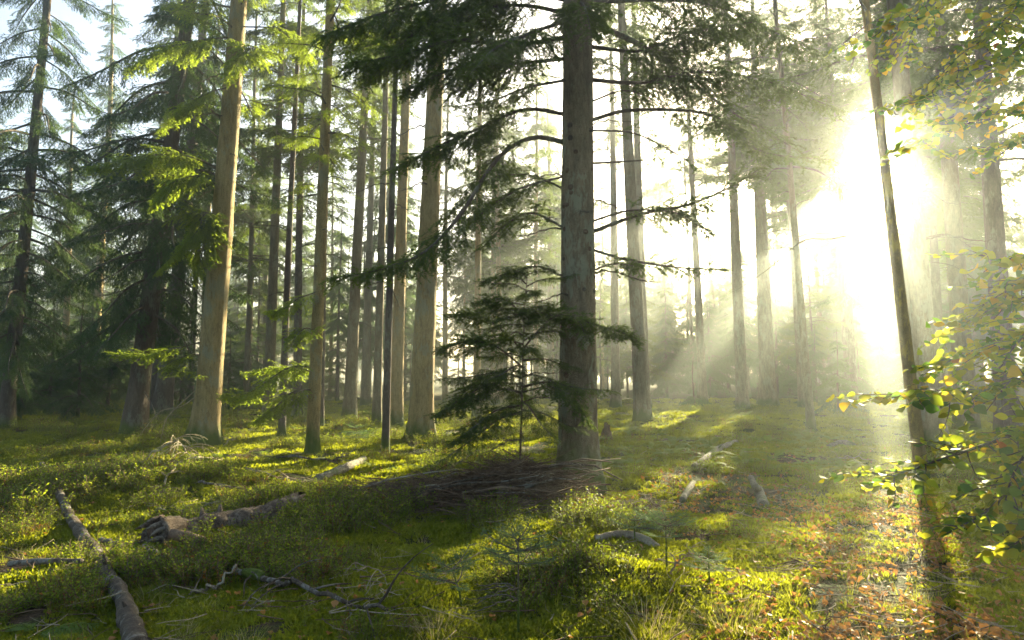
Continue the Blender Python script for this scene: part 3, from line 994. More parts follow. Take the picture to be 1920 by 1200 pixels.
YB = DEPTH_OF['big'].y
for i, (pts, r0, lm, n, kw) in enumerate((
    ([(1062, 268, YB), (1000, 258, YB - .3), (935, 295, YB - .7), (865, 400, YB - 1.2), (800, 470, YB - 1.6), (715, 505, YB - 1.9), (622, 522, YB - 2.2)], .034, .62, 74, dict(bare=.22, hang=.25)),
    ([(1062, 215, YB), (985, 205, YB - .4), (900, 240, YB - .8), (820, 275, YB - 1.2), (735, 320, YB - 1.5)], .026, .66, 62, dict(bare=.25, hang=.22)),
    ([(1062, 70, YB), (960, 85, YB - .5), (860, 75, YB - 1.0), (740, 105, YB - 1.5), (655, 118, YB - 1.8)], .032, .85, 70, dict(bare=.15, hang=.25)),
    ([(1062, 25, YB), (980, 10, YB - .4), (880, 20, YB - .6), (780, 60, YB - .9), (690, 150, YB - 1.1)], .030, .85, 70, dict(bare=.15, hang=.3)),
    ([(1062, 0, YB), (950, -20, YB - .3), (820, 0, YB - .7), (700, 30, YB - 1.1), (600, 70, YB - 1.4)], .03, .9, 64, dict(bare=.15, hang=.35)),
    ([(1062, 110, YB), (960, 120, YB - .8), (850, 130, YB - 1.3), (760, 170, YB - 1.6)], .026, .75, 56, dict(bare=.15, hang=.3)),
    ([(1062, 40, YB), (1000, 60, YB - 1.0), (930, 90, YB - 1.7), (880, 140, YB - 2.1)], .024, .7, 50, dict(bare=.1, hang=.35)),
    ([(1062, 150, YB), (985, 165, YB + .3), (920, 190, YB + .6), (850, 200, YB + .9)], .018, .45, 34, dict(bare=.15)),
    ([(1062, 330, YB), (985, 350, YB - .3), (930, 380, YB - .6), (880, 420, YB - .8)], .014, .40, 28, dict(bare=.15)),
    ([(1062, 430, YB), (1000, 400, YB - .3), (950, 420, YB - .5), (900, 470, YB - .7)], .014, .38, 26, dict(bare=.15)),
    ([(1060, 520, YB), (1010, 500, YB - .3), (960, 510, YB - .6), (900, 530, YB - .9)], .012, .36, 26, dict(bare=.15)),
    ([(1110, 88, YB), (1200, 95, YB - .3), (1290, 62, YB - .5), (1420, 40, YB - .8)], .026, .75, 56, dict(bare=.2, hang=.25)),
    ([(1110, 150, YB), (1200, 155, YB - .3), (1300, 135, YB - .6), (1430, 150, YB - .9), (1570, 205, YB - 1.2)], .028, .72, 66, dict(bare=.2, hang=.22)),
    ([(1110, 225, YB), (1180, 207, YB - .2), (1310, 210, YB - .5), (1375, 240, YB - .7), (1430, 285, YB - .9), (1560, 300, YB - 1.2)], .026, .55, 56, dict(bare=.32, hang=.15)),
    ([(1110, 245, YB), (1180, 248, YB - .2), (1240, 272, YB - .4), (1300, 310, YB - .5)], .014, .38, 20, dict(bare=.2, keep=.8)),
    ([(1110, 306, YB), (1170, 303, YB - .2), (1232, 298, YB - .3)], .015, .10, 4, dict(bare=.6, dead=True)),
    ([(1110, 435, YB), (1200, 402, YB - .2), (1290, 384, YB - .4), (1380, 345, YB - .6), (1450, 298, YB - .8)], .026, .50, 44, dict(bare=.2, hang=.15)),
    ([(1110, 415, YB), (1180, 395, YB - .3), (1270, 400, YB - .6), (1340, 440, YB - .8)], .015, .45, 32, dict(bare=.25)),
    ([(1110, 468, YB), (1180, 488, YB - .2), (1280, 502, YB - .4), (1365, 506, YB - .6)], .020, .34, 26, dict(bare=.2, keep=.8)),
    ([(1110, 508, YB), (1150, 495, YB - .3), (1200, 500, YB - .5)], .011, .30, 16, dict(bare=.15)),
    ([(1075, 10, YB), (1090, 5, YB - .6), (1100, 25, YB - 1.1), (1110, 70, YB - 1.5)], .018, .6, 40, dict(bare=.1, hang=.3)),
    ([(1110, 5, YB), (1230, 0, YB + .3), (1340, 10, YB + .5), (1450, 60, YB + .7), (1560, 110, YB + .8)], .028, .8, 60, dict(bare=.15, hang=.3)),
    ([(1110, 190, YB), (1170, 170, YB + .4), (1230, 190, YB + .8), (1290, 240, YB + 1.1)], .014, .4, 26, dict(bare=.15)),
    ([(1070, 360, YB), (1000, 330, YB + .5), (940, 330, YB + .9), (880, 350, YB + 1.3)], .014, .4, 26, dict(bare=.15)),
    ([(1110, 620, YB), (1140, 615, YB - .5), (1175, 628, YB - .8), (1195, 640, YB - .95)], .010, .28, 20, dict(bare=.1, hang=.25)),
    ([(1060, 610, YB), (1030, 590, YB - .6), (990, 585, YB - 1.0), (930, 600, YB - 1.2)], .010, .34, 26, dict(bare=.1, hang=.2)),
    ([(1085, 600, YB - .2), (1078, 590, YB - .6), (1090, 610, YB - .9), (1100, 640, YB - 1.1)], .010, .26, 18, dict(bare=.1, hang=.3)),
)):
    hero('big', pts, r0, lm, n, 500 + i, **kw)

FRESH = [M['branch'], M['needle_light']]
YP = DEPTH_OF['pale'].y
for i, (pts, r0, lm, n, kw) in enumerate((
    ([(415, 318, YP), (350, 292, YP - .4), (270, 292, YP - .8), (165, 315, YP - 1.2)], .022, .85, 64, dict(hang=.45, bare=.15)),
    ([(412, 350, YP), (370, 330, YP - .5), (320, 345, YP - 1.0), (285, 385, YP - 1.3)], .018, .75, 50, dict(hang=.45, bare=.15)),
    ([(408, 405, YP), (385, 400, YP - .6), (365, 440, YP - 1.0), (300, 505, YP - 1.3)], .018, .75, 56, dict(hang=.5, bare=.1)),
    ([(405, 430, YP), (390, 430, YP - .6), (380, 470, YP - .9), (370, 520, YP - 1.0)], .014, .6, 40, dict(hang=.5, bare=.1)),
    ([(385, 640, YP), (320, 655, YP - .6), (260, 668, YP - 1.0), (205, 662, YP - 1.2)], .013, .42, 34, dict(hang=.18, bare=.2)),
    ([(390, 665, YP), (345, 668, YP - .6), (320, 690, YP - .9), (375, 705, YP - 1.2)], .011, .40, 30, dict(hang=.2, bare=.2)),
    ([(440, 70, YP), (380, 75, YP - .5), (300, 95, YP - 1.0), (240, 130, YP - 1.3)], .02, .8, 52, dict(hang=.4, bare=.15)),
    ([(440, 110, YP), (470, 90, YP - .8), (450, 110, YP - 1.2), (430, 150, YP - 1.4)], .016, .7, 44, dict(hang=.4, bare=.1)),
    ([(440, 160, YP), (390, 175, YP - .5), (340, 205, YP - .8), (300, 245, YP - 1.0)], .016, .65, 40, dict(hang=.3, bare=.2)),
    ([(455, 50, YP), (520, 55, YP - .5), (560, 90, YP - .8), (590, 140, YP - 1.)], .016, .6, 40, dict(hang=.3, bare=.2)),
)):
    hero('pale', pts, r0, lm, n, 560 + i, mats=FRESH, nl=.040, nw=.012, **kw)
for i, pts in enumerate(([(378, 735, YP), (340, 762, YP - .5), (300, 772, YP - .8), (262, 815, YP - 1.)], [(380, 720, YP), (330, 765, YP - .4), (310, 790, YP - .6), (300, 832, YP - .7)])):
    hero('pale', pts, .012, .5, 22, 580 + i, mats=[M['pale_twig']], dead=True, hang=.3, bare=.3, subgap=.06)
YS = DEPTH_OF['slim'].y
for i, (pts, r0, lm, n, kw) in enumerate((
    ([(592, 690, YS), (540, 690, YS - .4), (470, 735, YS - .8), (415, 742, YS - 1.0)], .012, .5, 44, dict(hang=.3, bare=.1)),
    ([(592, 730, YS), (550, 735, YS - .4), (515, 765, YS - .7), (480, 792, YS - .9)], .011, .45, 40, dict(hang=.35, bare=.1)),
    ([(592, 700, YS), (560, 690, YS + .3), (520, 690, YS + .6), (460, 700, YS + .8)], .011, .5, 40, dict(hang=.3, bare=.1)),
    ([(594, 625, YS), (575, 615, YS - .5), (555, 630, YS - .8), (545, 650, YS - 1.0)], .009, .35, 24, dict(hang=.4, bare=.1)),
    ([(600, 545, YS), (560, 560, YS - .4), (530, 580, YS - .6), (505, 585, YS - .7)], .010, .4, 26, dict(hang=.3, bare=.1)),
)):
    hero('slim', pts, r0, lm, n, 590 + i, mats=FRESH, **kw)
YG = DEPTH_OF['grey'].y
for i, (pts, r0, lm, n) in enumerate((
    ([(1712, 432, YG), (1640, 432, YG - .4), (1560, 448, YG - .8), (1505, 452, YG - 1.), (1440, 505, YG - 1.2), (1380, 545, YG - 1.4)], .014, .6, 18),
    ([(1705, 350, YG), (1640, 362, YG - .4), (1560, 385, YG - .7), (1500, 400, YG - .9)], .010, .5, 12),
    ([(1735, 445, YG), (1780, 440, YG - .3), (1830, 470, YG - .6)], .009, .4, 8), ([(1735, 490, YG), (1790, 500, YG + .3), (1850, 540, YG + .5)], .009, .4, 8),
)):
    hero('grey', pts, r0, lm, n, 610 + i, mats=[M['branch']], dead=True, bare=.35, subgap=.16, hang=.05)
YF = DEPTH_OF['mist_f'].y
for i, (pts, r0, lm, n) in enumerate((
    ([(1868, 235, YF), (1830, 240, YF - 3.5), (1760, 245, YF - 5), (1690, 262, YF - 6)], .03, .7, 60),
    ([(1880, 260, YF), (1900, 265, YF - 4), (1850, 275, YF - 6), (1770, 285, YF - 6.6)], .03, .6, 50),
    ([(1868, 150, YF), (1900, 160, YF - 3.5), (1930, 170, YF - 5), (1990, 190, YF - 6)], .03, .8, 50),
)):
    hero('mist_f', pts, r0, lm, n, 620 + i, hang=.15)

# scars of lost branches on the thickest fir
RK = random.Random(6)
root, cr, ax = TREES['big']
for i in range(26):
    z = RK.uniform(.9, 6.2)
    a = -math.pi / 2 + RK.uniform(-1.3, 1.3)
    c, rad = ax(z)
    n_ = Vector((math.cos(a), math.sin(a), 0))
    mb = MB()
    r = RK.uniform(.018, .034)
    mb.tube([c + n_ * (rad - .03), c + n_ * (rad + .004), c + n_ * (rad + .016), c + n_ * (rad + .004)], [r * 1.5, r * 1.3, r * .75, r * .3], 9, 0)
    mb.build('branch_scar', M['twig'] if i % 3 else M['bark_dark'], root)

# the young fir in front of the thickest fir
b = at(972, 940, YB - .45)
b.z = ground_h(b.x, b.y)
TREES['sapling'] = conifer('young_fir', 'thin-stemmed young fir rising from the brush heap before the thickest fir', b, at(987, 560, YB - .45), .016, 3.1,
                           [('near', 1.0, 2.9, 34, 1.3, .6, 8), ('dead', .6, 1.6, 8, .6, .6, 0)], 71, 'bark_dark', True, group='young firs', flare=.1, bend=.03, cat='young tree')
YQ = b.y
for i, (pts, lm, n) in enumerate((
    ([(982, 690, YQ), (930, 650, YQ - .3), (880, 640, YQ - .5), (825, 655, YQ - .7)], .42, 44), ([(981, 720, YQ), (920, 720, YQ - .2), (870, 745, YQ - .4), (815, 780, YQ - .6)], .42, 44),
    ([(980, 760, YQ), (930, 770, YQ - .4), (890, 800, YQ - .6), (840, 835, YQ - .7)], .32, 34), ([(984, 660, YQ), (930, 610, YQ + .1), (890, 590, YQ + .2), (840, 590, YQ + .3)], .42, 40),
    ([(984, 650, YQ), (1010, 620, YQ - .4), (1050, 590, YQ - .5), (1120, 610, YQ - .5), (1185, 625, YQ - .5)], .34, 44), ([(981, 735, YQ), (1030, 725, YQ - .4), (1070, 745, YQ - .6), (1110, 800, YQ - .7)], .26, 30),
    ([(985, 610, YQ), (970, 580, YQ - .4), (940, 560, YQ - .6), (900, 565, YQ - .8)], .36, 34))):
    hero('sapling', pts, .009, lm, n, 640 + i, hang=.14, bare=.12)

# ------------------------------------------------------------------ the beech at the right
def leafmat(name, col, trans):
    return leafy(name, [tuple(c * .7 for c in col), col, tuple(min(1, c * 1.35) for c in col)], trans, tr=.5, spread=.7, rough=.55)


BL = [leafmat('beech_green', (.075, .13, .018), (.55, .66, .03)), leafmat('beech_dark_green', (.03, .075, .02), (.26, .48, .04)), leafmat('beech_yellow_green', (.16, .19, .02), (.80, .74, .03)),
      leafmat('beech_yellow', (.33, .23, .02), (.9, .60, .03)), leafmat('beech_orange', (.34, .12, .02), (.62, .20, .02))]
BW = [.40, .16, .33, .09, .02]


def leaf_data(l, wd, R):
    """ovate leaf along +X with a folded midrib and a curled tip"""
    us = [0, .18, .42, .66, .86, 1]
    ws = [0, .34, .5, .42, .2, 0]
    bend = R.uniform(-.25, .5)
    fold = R.uniform(.05, .42)
    v, f = [], []
    for u, q in zip(us, ws):
        z = -bend * u * u * l
        v.append((u * l, 0, z))
        v.append((u * l, q * wd, z + fold * q * wd))
        v.append((u * l, -q * wd, z + fold * q * wd))
    for i in range(5):
        a, c = i * 3, (i + 1) * 3
        f += [(a, c, c + 1), (a, c + 1, a + 1), (a, a + 2, c + 2), (a, c + 2, c)]
    return np.array(v, np.float32), np.array(f, np.int32)


RL = random.Random(21)
LEAF = []
for mi, m in enumerate(BL):
    row = []
    for q in range(3):
        v, f = leaf_data(.066, .066, RL)
        mbl = MB()
        mbl.add(v, f)
        row.append((mbl.mesh('leaf', [m]), v, f))
    LEAF.append(row)


def beech(name, label, base, trunk_top, r0, shoots, seed, n_single, yellow=0.0):
    R = random.Random(seed)
    root = empty(name, base)
    tag(root, label, 'tree', 'broadleaf trees')
    mb = MB()
    mb.tube([Vector((0, 0, -.3)), Vector((0, 0, 0)), (trunk_top - base) * .5 + Vector((.08, .05, 0)), trunk_top - base], [r0 * 1.3, r0 * 1.1, r0 * .85, r0 * .6], 14, 0)
    mb.build('trunk', M['bark_beech'], root)
    spots = []
    for si, (pts, ntw, lt) in enumerate(shoots):
        P = [at(*p) - base for p in pts]
        # join to the trunk
        z = max(.5, min((trunk_top - base).z - .1, P[0].z - .25))
        P = [(trunk_top - base) * (z / (trunk_top - base).z)] + P
        C = crom(P, 26)
        mb = MB()
        mb.tube(C, [.016 * (1 - i / 25) + .0025 for i in range(26)], 5, 0, cap=False)
        twigs = [C[9:]]
        for k in range(int(ntw * 1.5)):
            i0 = int(6 + 18 * (k + R.random()) / (ntw * 1.5))
            d = (C[min(i0 + 1, 25)] - C[i0 - 1]).normalized()
            s = d.cross(Vector((0, 0, 1))).normalized()
            dd = (d * .75 + s * ((-1) ** k) * R.uniform(.5, .95) + Vector((0, 0, R.gauss(-.02, .25)))).normalized()
            L = lt * R.uniform(.5, 1.15)
            q = C[i0]
            pts2 = [q]
            for _ in range(5):
                q = q + dd * (L / 5)
                dd = (dd + Vector((R.gauss(0, .14), R.gauss(0, .14), R.gauss(-.05, .12)))).normalized()
                pts2.append(q)
            mb.tube(pts2, np.linspace(.0055, .0016, 6), 3, 0, cap=False)
            twigs.append(pts2)
        bo = mb.build('branch', M['branch'], root)
        for tw in twigs:
            tot = sum((tw[i + 1] - tw[i]).length for i in range(len(tw) - 1))
            nn = max(3, int(tot / .030))
            for j in range(nn):
                u = (j + .5 + R.uniform(-.3, .3)) / nn
                x = u * (len(tw) - 1)
                k = min(int(x), len(tw) - 2)
                p = tw[k].lerp(tw[k + 1], x - k)
                d = (tw[k + 1] - tw[k]).normalized()
                sd = d.cross(Vector((0, 0, 1)))
                sd = sd.normalized() if sd.length > .1 else Vector((1, 0, 0))
                e = (d * R.uniform(.2, .8) + sd * ((-1) ** j) + Vector((0, 0, R.uniform(-.5, .15)))).normalized()
                up = (Vector((0, 0, 1)) + Vector((R.gauss(0, .65), R.gauss(0, .65), 0))).normalized()
                sy = up.cross(e).normalized()
                Mx = Matrix((e, sy, e.cross(sy))).transposed()
                r = R.random() * (1 - yellow) + yellow * R.random() ** .5
                acc, ci = 0, 0
                for ci, wv in enumerate(BW):
                    acc += wv
                    if r < acc:
                        break
                spots.append((p, Mx, R.uniform(.55, 1.15), ci, R.randrange(3), bo))
    # the leaves that show largest are single objects
    def vis(s):
        wp = base + s[0]
        px = 960 + F * wp.x / wp.y
        py = 700 - F * (wp.z - 1.6) / wp.y
        return (0 if (0 < px < 1915 and 5 < py < 1195) else 50) + wp.y / s[2]
    spots.sort(key=vis)
    for p, Mx, sc, ci, q, bo in spots[:n_single]:
        o = bpy.data.objects.new('leaf', LEAF[ci][q][0])
        COL.objects.link(o)
        o.parent = bo
        o.matrix_local = Matrix.Translation(p) @ Mx.to_4x4() @ Matrix.Scale(sc, 4)
    rest = MB()
    for p, Mx, sc, ci, q, bo in spots[n_single:]:
        v = LEAF[ci][q][1] * sc
        rest.add(v @ np.array(Mx).T + np.array(p), LEAF[ci][q][2], ci)
    if rest.n:
        o = rest.build('leaves', BL, root)
        o['kind'] = 'stuff'
    return root, len(spots)


bb = at(2140, 700, 4.6)
bb.z = ground_h(bb.x, bb.y)
n1 = beech('beech_tree', 'young beech with yellowing leaves reaching in low from the right edge', bb, bb + Vector((-.15, .1, 3.6)), .07, (
    ([(1960, 720, 4.4), (1850, 730, 4.2), (1760, 735, 4.1), (1685, 742, 4.0)], 14, .42),
    ([(1970, 800, 4.3), (1860, 830, 4.1), (1740, 870, 3.9), (1620, 912, 3.8)], 16, .40),
    ([(1980, 900, 4.0), (1930, 900, 3.6), (1850, 960, 3.4), (1775, 1000, 3.3)], 10, .30),
    ([(1980, 800, 3.9), (1940, 830, 3.5), (1900, 890, 3.4), (1880, 960, 3.35)], 12, .32),
    ([(1980, 960, 3.8), (1930, 1000, 3.4), (1890, 1030, 3.3)], 6, .26),
    ([(1980, 640, 4.6), (1880, 640, 4.7), (1810, 660, 4.8), (1750, 690, 4.9)], 14, .42),
    ([(1980, 560, 4.6), (1900, 560, 4.6), (1850, 580, 4.7), (1780, 600, 4.8)], 14, .42),
    ([(1980, 480, 4.4), (1920, 480, 4.3), (1880, 490, 4.25), (1815, 468, 4.2)], 8, .32),
    ([(1980, 520, 4.4), (1930, 520, 4.4), (1900, 540, 4.5), (1860, 560, 4.6)], 10, .38),
    ([(1980, 700, 4.2), (1930, 690, 4.1), (1890, 720, 4.0), (1850, 770, 3.95)], 10, .36),
    ([(1980, 600, 4.1), (1940, 610, 4.0), (1910, 640, 3.95), (1880, 680, 3.9)], 10, .34),
), 77, 300, yellow=.25)
bb = at(2160, 700, 6.2)
bb.z = ground_h(bb.x, bb.y)
n2 = beech('beech_tree', 'taller beech hanging green-gold leaves across the upper right corner', bb, bb + Vector((-.1, .1, 8.5)), .11, (
    ([(2000, -20, 6.0), (1900, 30, 5.8), (1820, 95, 5.6), (1760, 160, 5.5), (1700, 210, 5.4)], 18, .55),
    ([(2000, -90, 6.0), (1880, -40, 5.8), (1780, 0, 5.7), (1710, 40, 5.6), (1640, 40, 5.5)], 18, .55),
    ([(2000, 60, 6.0), (1920, 110, 5.8), (1880, 140, 5.6), (1810, 190, 5.5)], 12, .5),
    ([(2000, 150, 5.8), (1930, 190, 5.6), (1850, 220, 5.4), (1760, 250, 5.3), (1690, 285, 5.2)], 18, .5),
    ([(2000, -60, 5.8), (1930, -10, 5.5), (1880, 40, 5.3), (1840, 80, 5.2)], 14, .5),
    ([(2000, -120, 6.2), (1800, -60, 6.2), (1720, 40, 6.1), (1695, 130, 6.0)], 12, .4),
    ([(2000, 220, 5.8), (1950, 240, 5.6), (1900, 270, 5.5), (1820, 280, 5.4)], 10, .4),
    ([(2000, 20, 5.4), (1940, 60, 5.2), (1900, 100, 5.1), (1870, 130, 5.0)], 12, .45),
), 78, 300, yellow=.12)

# ------------------------------------------------------------------ openings in the far crowns, where the beams come through
def open_shafts():
    R = random.Random(3)
    e1 = SUN.cross(Vector((0, 0, 1))).normalized()
    e2 = e1.cross(SUN)
    rays = []
    for (x0, y0, x1, y1, n, r, Ys) in ((1650, 300, 1668, 900, 9, .04, (9., 13.)), (1520, 400, 1330, 700, 4, .03, (14.,)), (1760, 350, 1915, 490, 4, .03, (11.,)), (1641, 243, 1641, 243, 1, .05, (5.,))):
        for i in range(n):
            u = i / max(1, n - 1)
            for Y in Ys:
                p = at(x0 + (x1 - x0) * u, y0 + (y1 - y0) * u, Y)
                for k in range(2):
                    rays.append(p + e1 * (R.uniform(-1, 1) * r) + e2 * (R.uniform(-1, 1) * r) + SUN * .8)
    for px, py in ((1690, 960), (1685, 1040), (1675, 1120), (1700, 905), (1650, 1180), (1360, 888), (1090, 1060), (1030, 1130), (1190, 1035), (1010, 978), (1500, 1120), (1290, 1180), (240, 905), (120, 935)):
        for k in range(2):
            rays.append(G(px, py, .12) + e1 * R.uniform(-.1, .1) + SUN * .8)
    guarded = {TREES[k][1].name for k in ('big', 'pale', 'slim', 'sapling', 'grey')}
    hz.hide_viewport = True
    for rnd in range(2):
        bpy.context.view_layer.update()
        dg = bpy.context.evaluated_depsgraph_get()
        hit = {}
        for o in rays:
            q = o.copy()
            for _ in range(40):
                ok, loc, nn, fi, ob, mx = SC.ray_cast(dg, q, SUN, distance=100)
                if not ok:
                    break
                nm = ob.name.split('.')[0]
                if nm in ('branch', 'branch_whorl') and ob.parent.name not in guarded and not ob.parent.parent.name.startswith('beech'):
                    hit[ob.name] = 1
                q = loc + SUN * .03
        for nme in sorted(hit):
            ob = bpy.data.objects[nme]
            if nme.startswith('branch_whorl'):
                z = ob.rotation_euler.z
                kind = 'far' if ob.data in LIB['wfar'] else 'fard'
                for i in range(6):
                    link('branch', R.choice(LIB[kind]), ob.parent, ob.location + Vector((0, 0, R.uniform(-.4, .4))), (0, R.uniform(0, .25), z + i * 1.0472), tuple(ob.scale))
            bpy.data.objects.remove(ob)
        if not hit:
            break
    hz.hide_viewport = False


open_shafts()

# ------------------------------------------------------------------ ground cover (too many to count)
def scatter(name, label, cat, rows, sources, mats_seed=0):
    """one object whose geometry nodes set SOURCES down on the points ROWS = (x, y, z, rx, ry, rz, scale, source index)"""
    A = np.array(rows, dtype=np.float32)
    me = bpy.data.meshes.new(name)
    me.vertices.add(len(A))
    me.vertices.foreach_set('co', A[:, :3].ravel())
    at_r = me.attributes.new('turn', 'FLOAT_VECTOR', 'POINT')
    at_r.data.foreach_set('vector', np.ascontiguousarray(A[:, 3:6]).ravel())
    at_s = me.attributes.new('size', 'FLOAT', 'POINT')
    at_s.data.foreach_set('value', np.ascontiguousarray(A[:, 6]))
    at_k = me.attributes.new('pick', 'INT', 'POINT')
    at_k.data.foreach_set('value', np.ascontiguousarray(A[:, 7].astype(np.int32)))
    me.update()
    o = bpy.data.objects.new(name, me)
    COL.objects.link(o)
    tag(o, label, cat, kind='stuff')
    c = bpy.data.collections.new(name + '_sources')
    for i, m in enumerate(sources):
        so = bpy.data.objects.new('%s_piece_%02d' % (name, i), m)
        c.objects.link(so)
    g = bpy.data.node_groups.new(name, 'GeometryNodeTree')
    g.interface.new_socket('Geometry', in_out='INPUT', socket_type='NodeSocketGeometry')
    g.interface.new_socket('Geometry', in_out='OUTPUT', socket_type='NodeSocketGeometry')
    N = g.nodes
    gi, go = N.new('NodeGroupInput'), N.new('NodeGroupOutput')
    inst = N.new('GeometryNodeInstanceOnPoints')
    ci = N.new('GeometryNodeCollectionInfo')
    ci.inputs['Collection'].default_value = c
    ci.inputs['Separate Children'].default_value = True
    ci.inputs['Reset Children'].default_value = True

    def named(n, ty):
        q = N.new('GeometryNodeInputNamedAttribute')
        q.data_type = ty
        q.inputs['Name'].default_value = n
        return q.outputs[0]
    e2r = N.new('FunctionNodeEulerToRotation')
    L = g.links
    L.new(named('turn', 'FLOAT_VECTOR'), e2r.inputs[0])
    L.new(gi.outputs[0], inst.inputs['Points'])
    L.new(ci.outputs[0], inst.inputs['Instance'])
    inst.inputs['Pick Instance'].default_value = True
    L.new(named('pick', 'INT'), inst.inputs['Instance Index'])
    L.new(e2r.outputs[0], inst.inputs['Rotation'])
    L.new(named('size', 'FLOAT'), inst.inputs['Scale'])
    L.new(inst.outputs[0], go.inputs[0])
    md = o.modifiers.new('scatter', 'NODES')
    md.node_group = g
    return o


M['moss'] = leafy('moss_shoots', [(.028, .056, .006), (.075, .112, .010), (.16, .19, .018)], (.54, .56, .012), tr=.48, nscale=.25)
M['bilberry'] = leafy('bilberry_leaves', [(.018, .055, .008), (.048, .105, .012), (.10, .16, .018)], (.52, .60, .02), tr=.55, nscale=.3)
M['bilberry_red'] = leafy('reddening_leaves', [(.10, .06, .012), (.17, .08, .015), (.20, .12, .02)], (.45, .20, .02), tr=.45)
M['grass'] = leafy('grass_blades', [(.06, .09, .012), (.10, .14, .018), (.16, .19, .03)], (.6, .6, .03), tr=.55)
M['straw'] = leafy('dry_grass', [(.24, .19, .08), (.36, .29, .13), (.46, .39, .2)], (.55, .45, .18), tr=.4)
M['fern'] = leafy('fern_fronds', [(.06, .11, .015), (.09, .16, .02), (.14, .20, .03)], (.36, .46, .03), tr=.5)
M['litter'] = leafy('fallen_brown_leaves', [(.16, .08, .03), (.28, .14, .05), (.42, .22, .07)], (.55, .25, .05), tr=.35, rough=.6, spec=.2)
M['litter_y'] = leafy('fallen_orange_leaves', [(.36, .16, .03), (.48, .24, .04), (.58, .36, .08)], (.6, .25, .03), tr=.35, rough=.6, spec=.2)


def moss_tuft(seed):
    R = np.random.default_rng(seed)
    n = 60
    r = .085 * np.sqrt(R.random(n))
    a = R.uniform(0, 6.28, n)
    o = np.stack([r * np.cos(a), r * np.sin(a), -.012 * np.ones(n) + .02 * (1 - (r / .085) ** 2)], 1)
    h = R.uniform(.018, .042, n)
    d = np.stack([np.cos(a) * .35 + R.normal(0, .3, n), np.sin(a) * .35 + R.normal(0, .3, n), np.ones(n)], 1)
    d /= np.linalg.norm(d, axis=1)[:, None]
    b = R.uniform(0, 6.28, n)
    wv = np.stack([np.cos(b), np.sin(b), np.zeros(n)], 1) * R.uniform(.004, .009, n)[:, None]
    mid = o + d * (h * .55)[:, None]
    tip = o + d * h[:, None] + np.stack([R.normal(0, .006, n), R.normal(0, .006, n), np.zeros(n)], 1)
    V = np.stack([o, mid - wv, tip, mid + wv], 1).reshape(-1, 3)
    mb = MB()
    mb.add(V, np.arange(4 * n).reshape(-1, 4))
    return mb.mesh('moss_tuft', [M['moss']])


def bilberry(seed, h0=.20, red=.0):
    R = random.Random(seed)
    mb = MB()
    for s in range(13):
        a = R.uniform(0, 6.28)
        b = Vector((math.cos(a), math.sin(a), 0)) * (.09 * math.sqrt(R.random()))
        d = Vector((math.cos(a) * .35 + R.gauss(0, .25), math.sin(a) * .35 + R.gauss(0, .25), 1)).normalized()
        L = h0 * R.uniform(.55, 1.2)
        pts = [b - Vector((0, 0, .03))]
        q = b
        for k in range(4):
            q = q + d * (L / 4)
            d = (d + Vector((R.gauss(0, .2), R.gauss(0, .2), 0))).normalized()
            pts.append(q)
        mb.tube(pts, [.0016] * 5, 3, 1, cap=False)
        n = R.randint(7, 11)
        for j in range(n):
            u = .25 + .75 * (j + R.random()) / n
            x = u * 4
            k = min(int(x), 3)
            p = pts[k].lerp(pts[k + 1], x - k)
            an = j * 2.4 + R.uniform(-.5, .5)
            e = Vector((math.cos(an), math.sin(an), R.uniform(-.1, .9))).normalized()
            sd = e.cross(Vector((R.gauss(0, .4), R.gauss(0, .4), 1))).normalized()
            l = R.uniform(.017, .029)
            wv = l * .30
            p0 = p + e * .006
            mb.add([p0, p0 + e * l * .5 + sd * wv, p0 + e * l, p0 + e * l * .5 - sd * wv], [(0, 1, 2, 3)], 2 if R.random() < red else 0)
    return mb.mesh('bilberry', [M['bilberry'], M['twig'], M['bilberry_red']])


def grass_tuft(seed, n, h, mat, spread=.05):
    R = random.Random(seed)
    mb = MB()
    for s in range(n):
        a = R.uniform(0, 6.28)
        b = Vector((math.cos(a), math.sin(a), 0)) * (spread * math.sqrt(R.random()))
        L = h * R.uniform(.5, 1.15)
        out_ = Vector((math.cos(a), math.sin(a), 0))
        d = (Vector((0, 0, 1)) + out_ * R.uniform(.1, .6)).normalized()
        sd = d.cross(out_).normalized()
        wv = R.uniform(.0012, .0028)
        q = b - Vector((0, 0, .02))
        V = []
        for k in range(5):
            ww = wv * (1 - k / 4.3)
            V += [q - sd * ww, q + sd * ww]
            q = q + d * (L / 4)
            d = (d + out_ * R.uniform(.1, .3) - Vector((0, 0, .16))).normalized()
        mb.add(V, [(2 * k, 2 * k + 1, 2 * k + 3, 2 * k + 2) for k in range(4)])
    return mb.mesh('grass_tuft', [M[mat]])


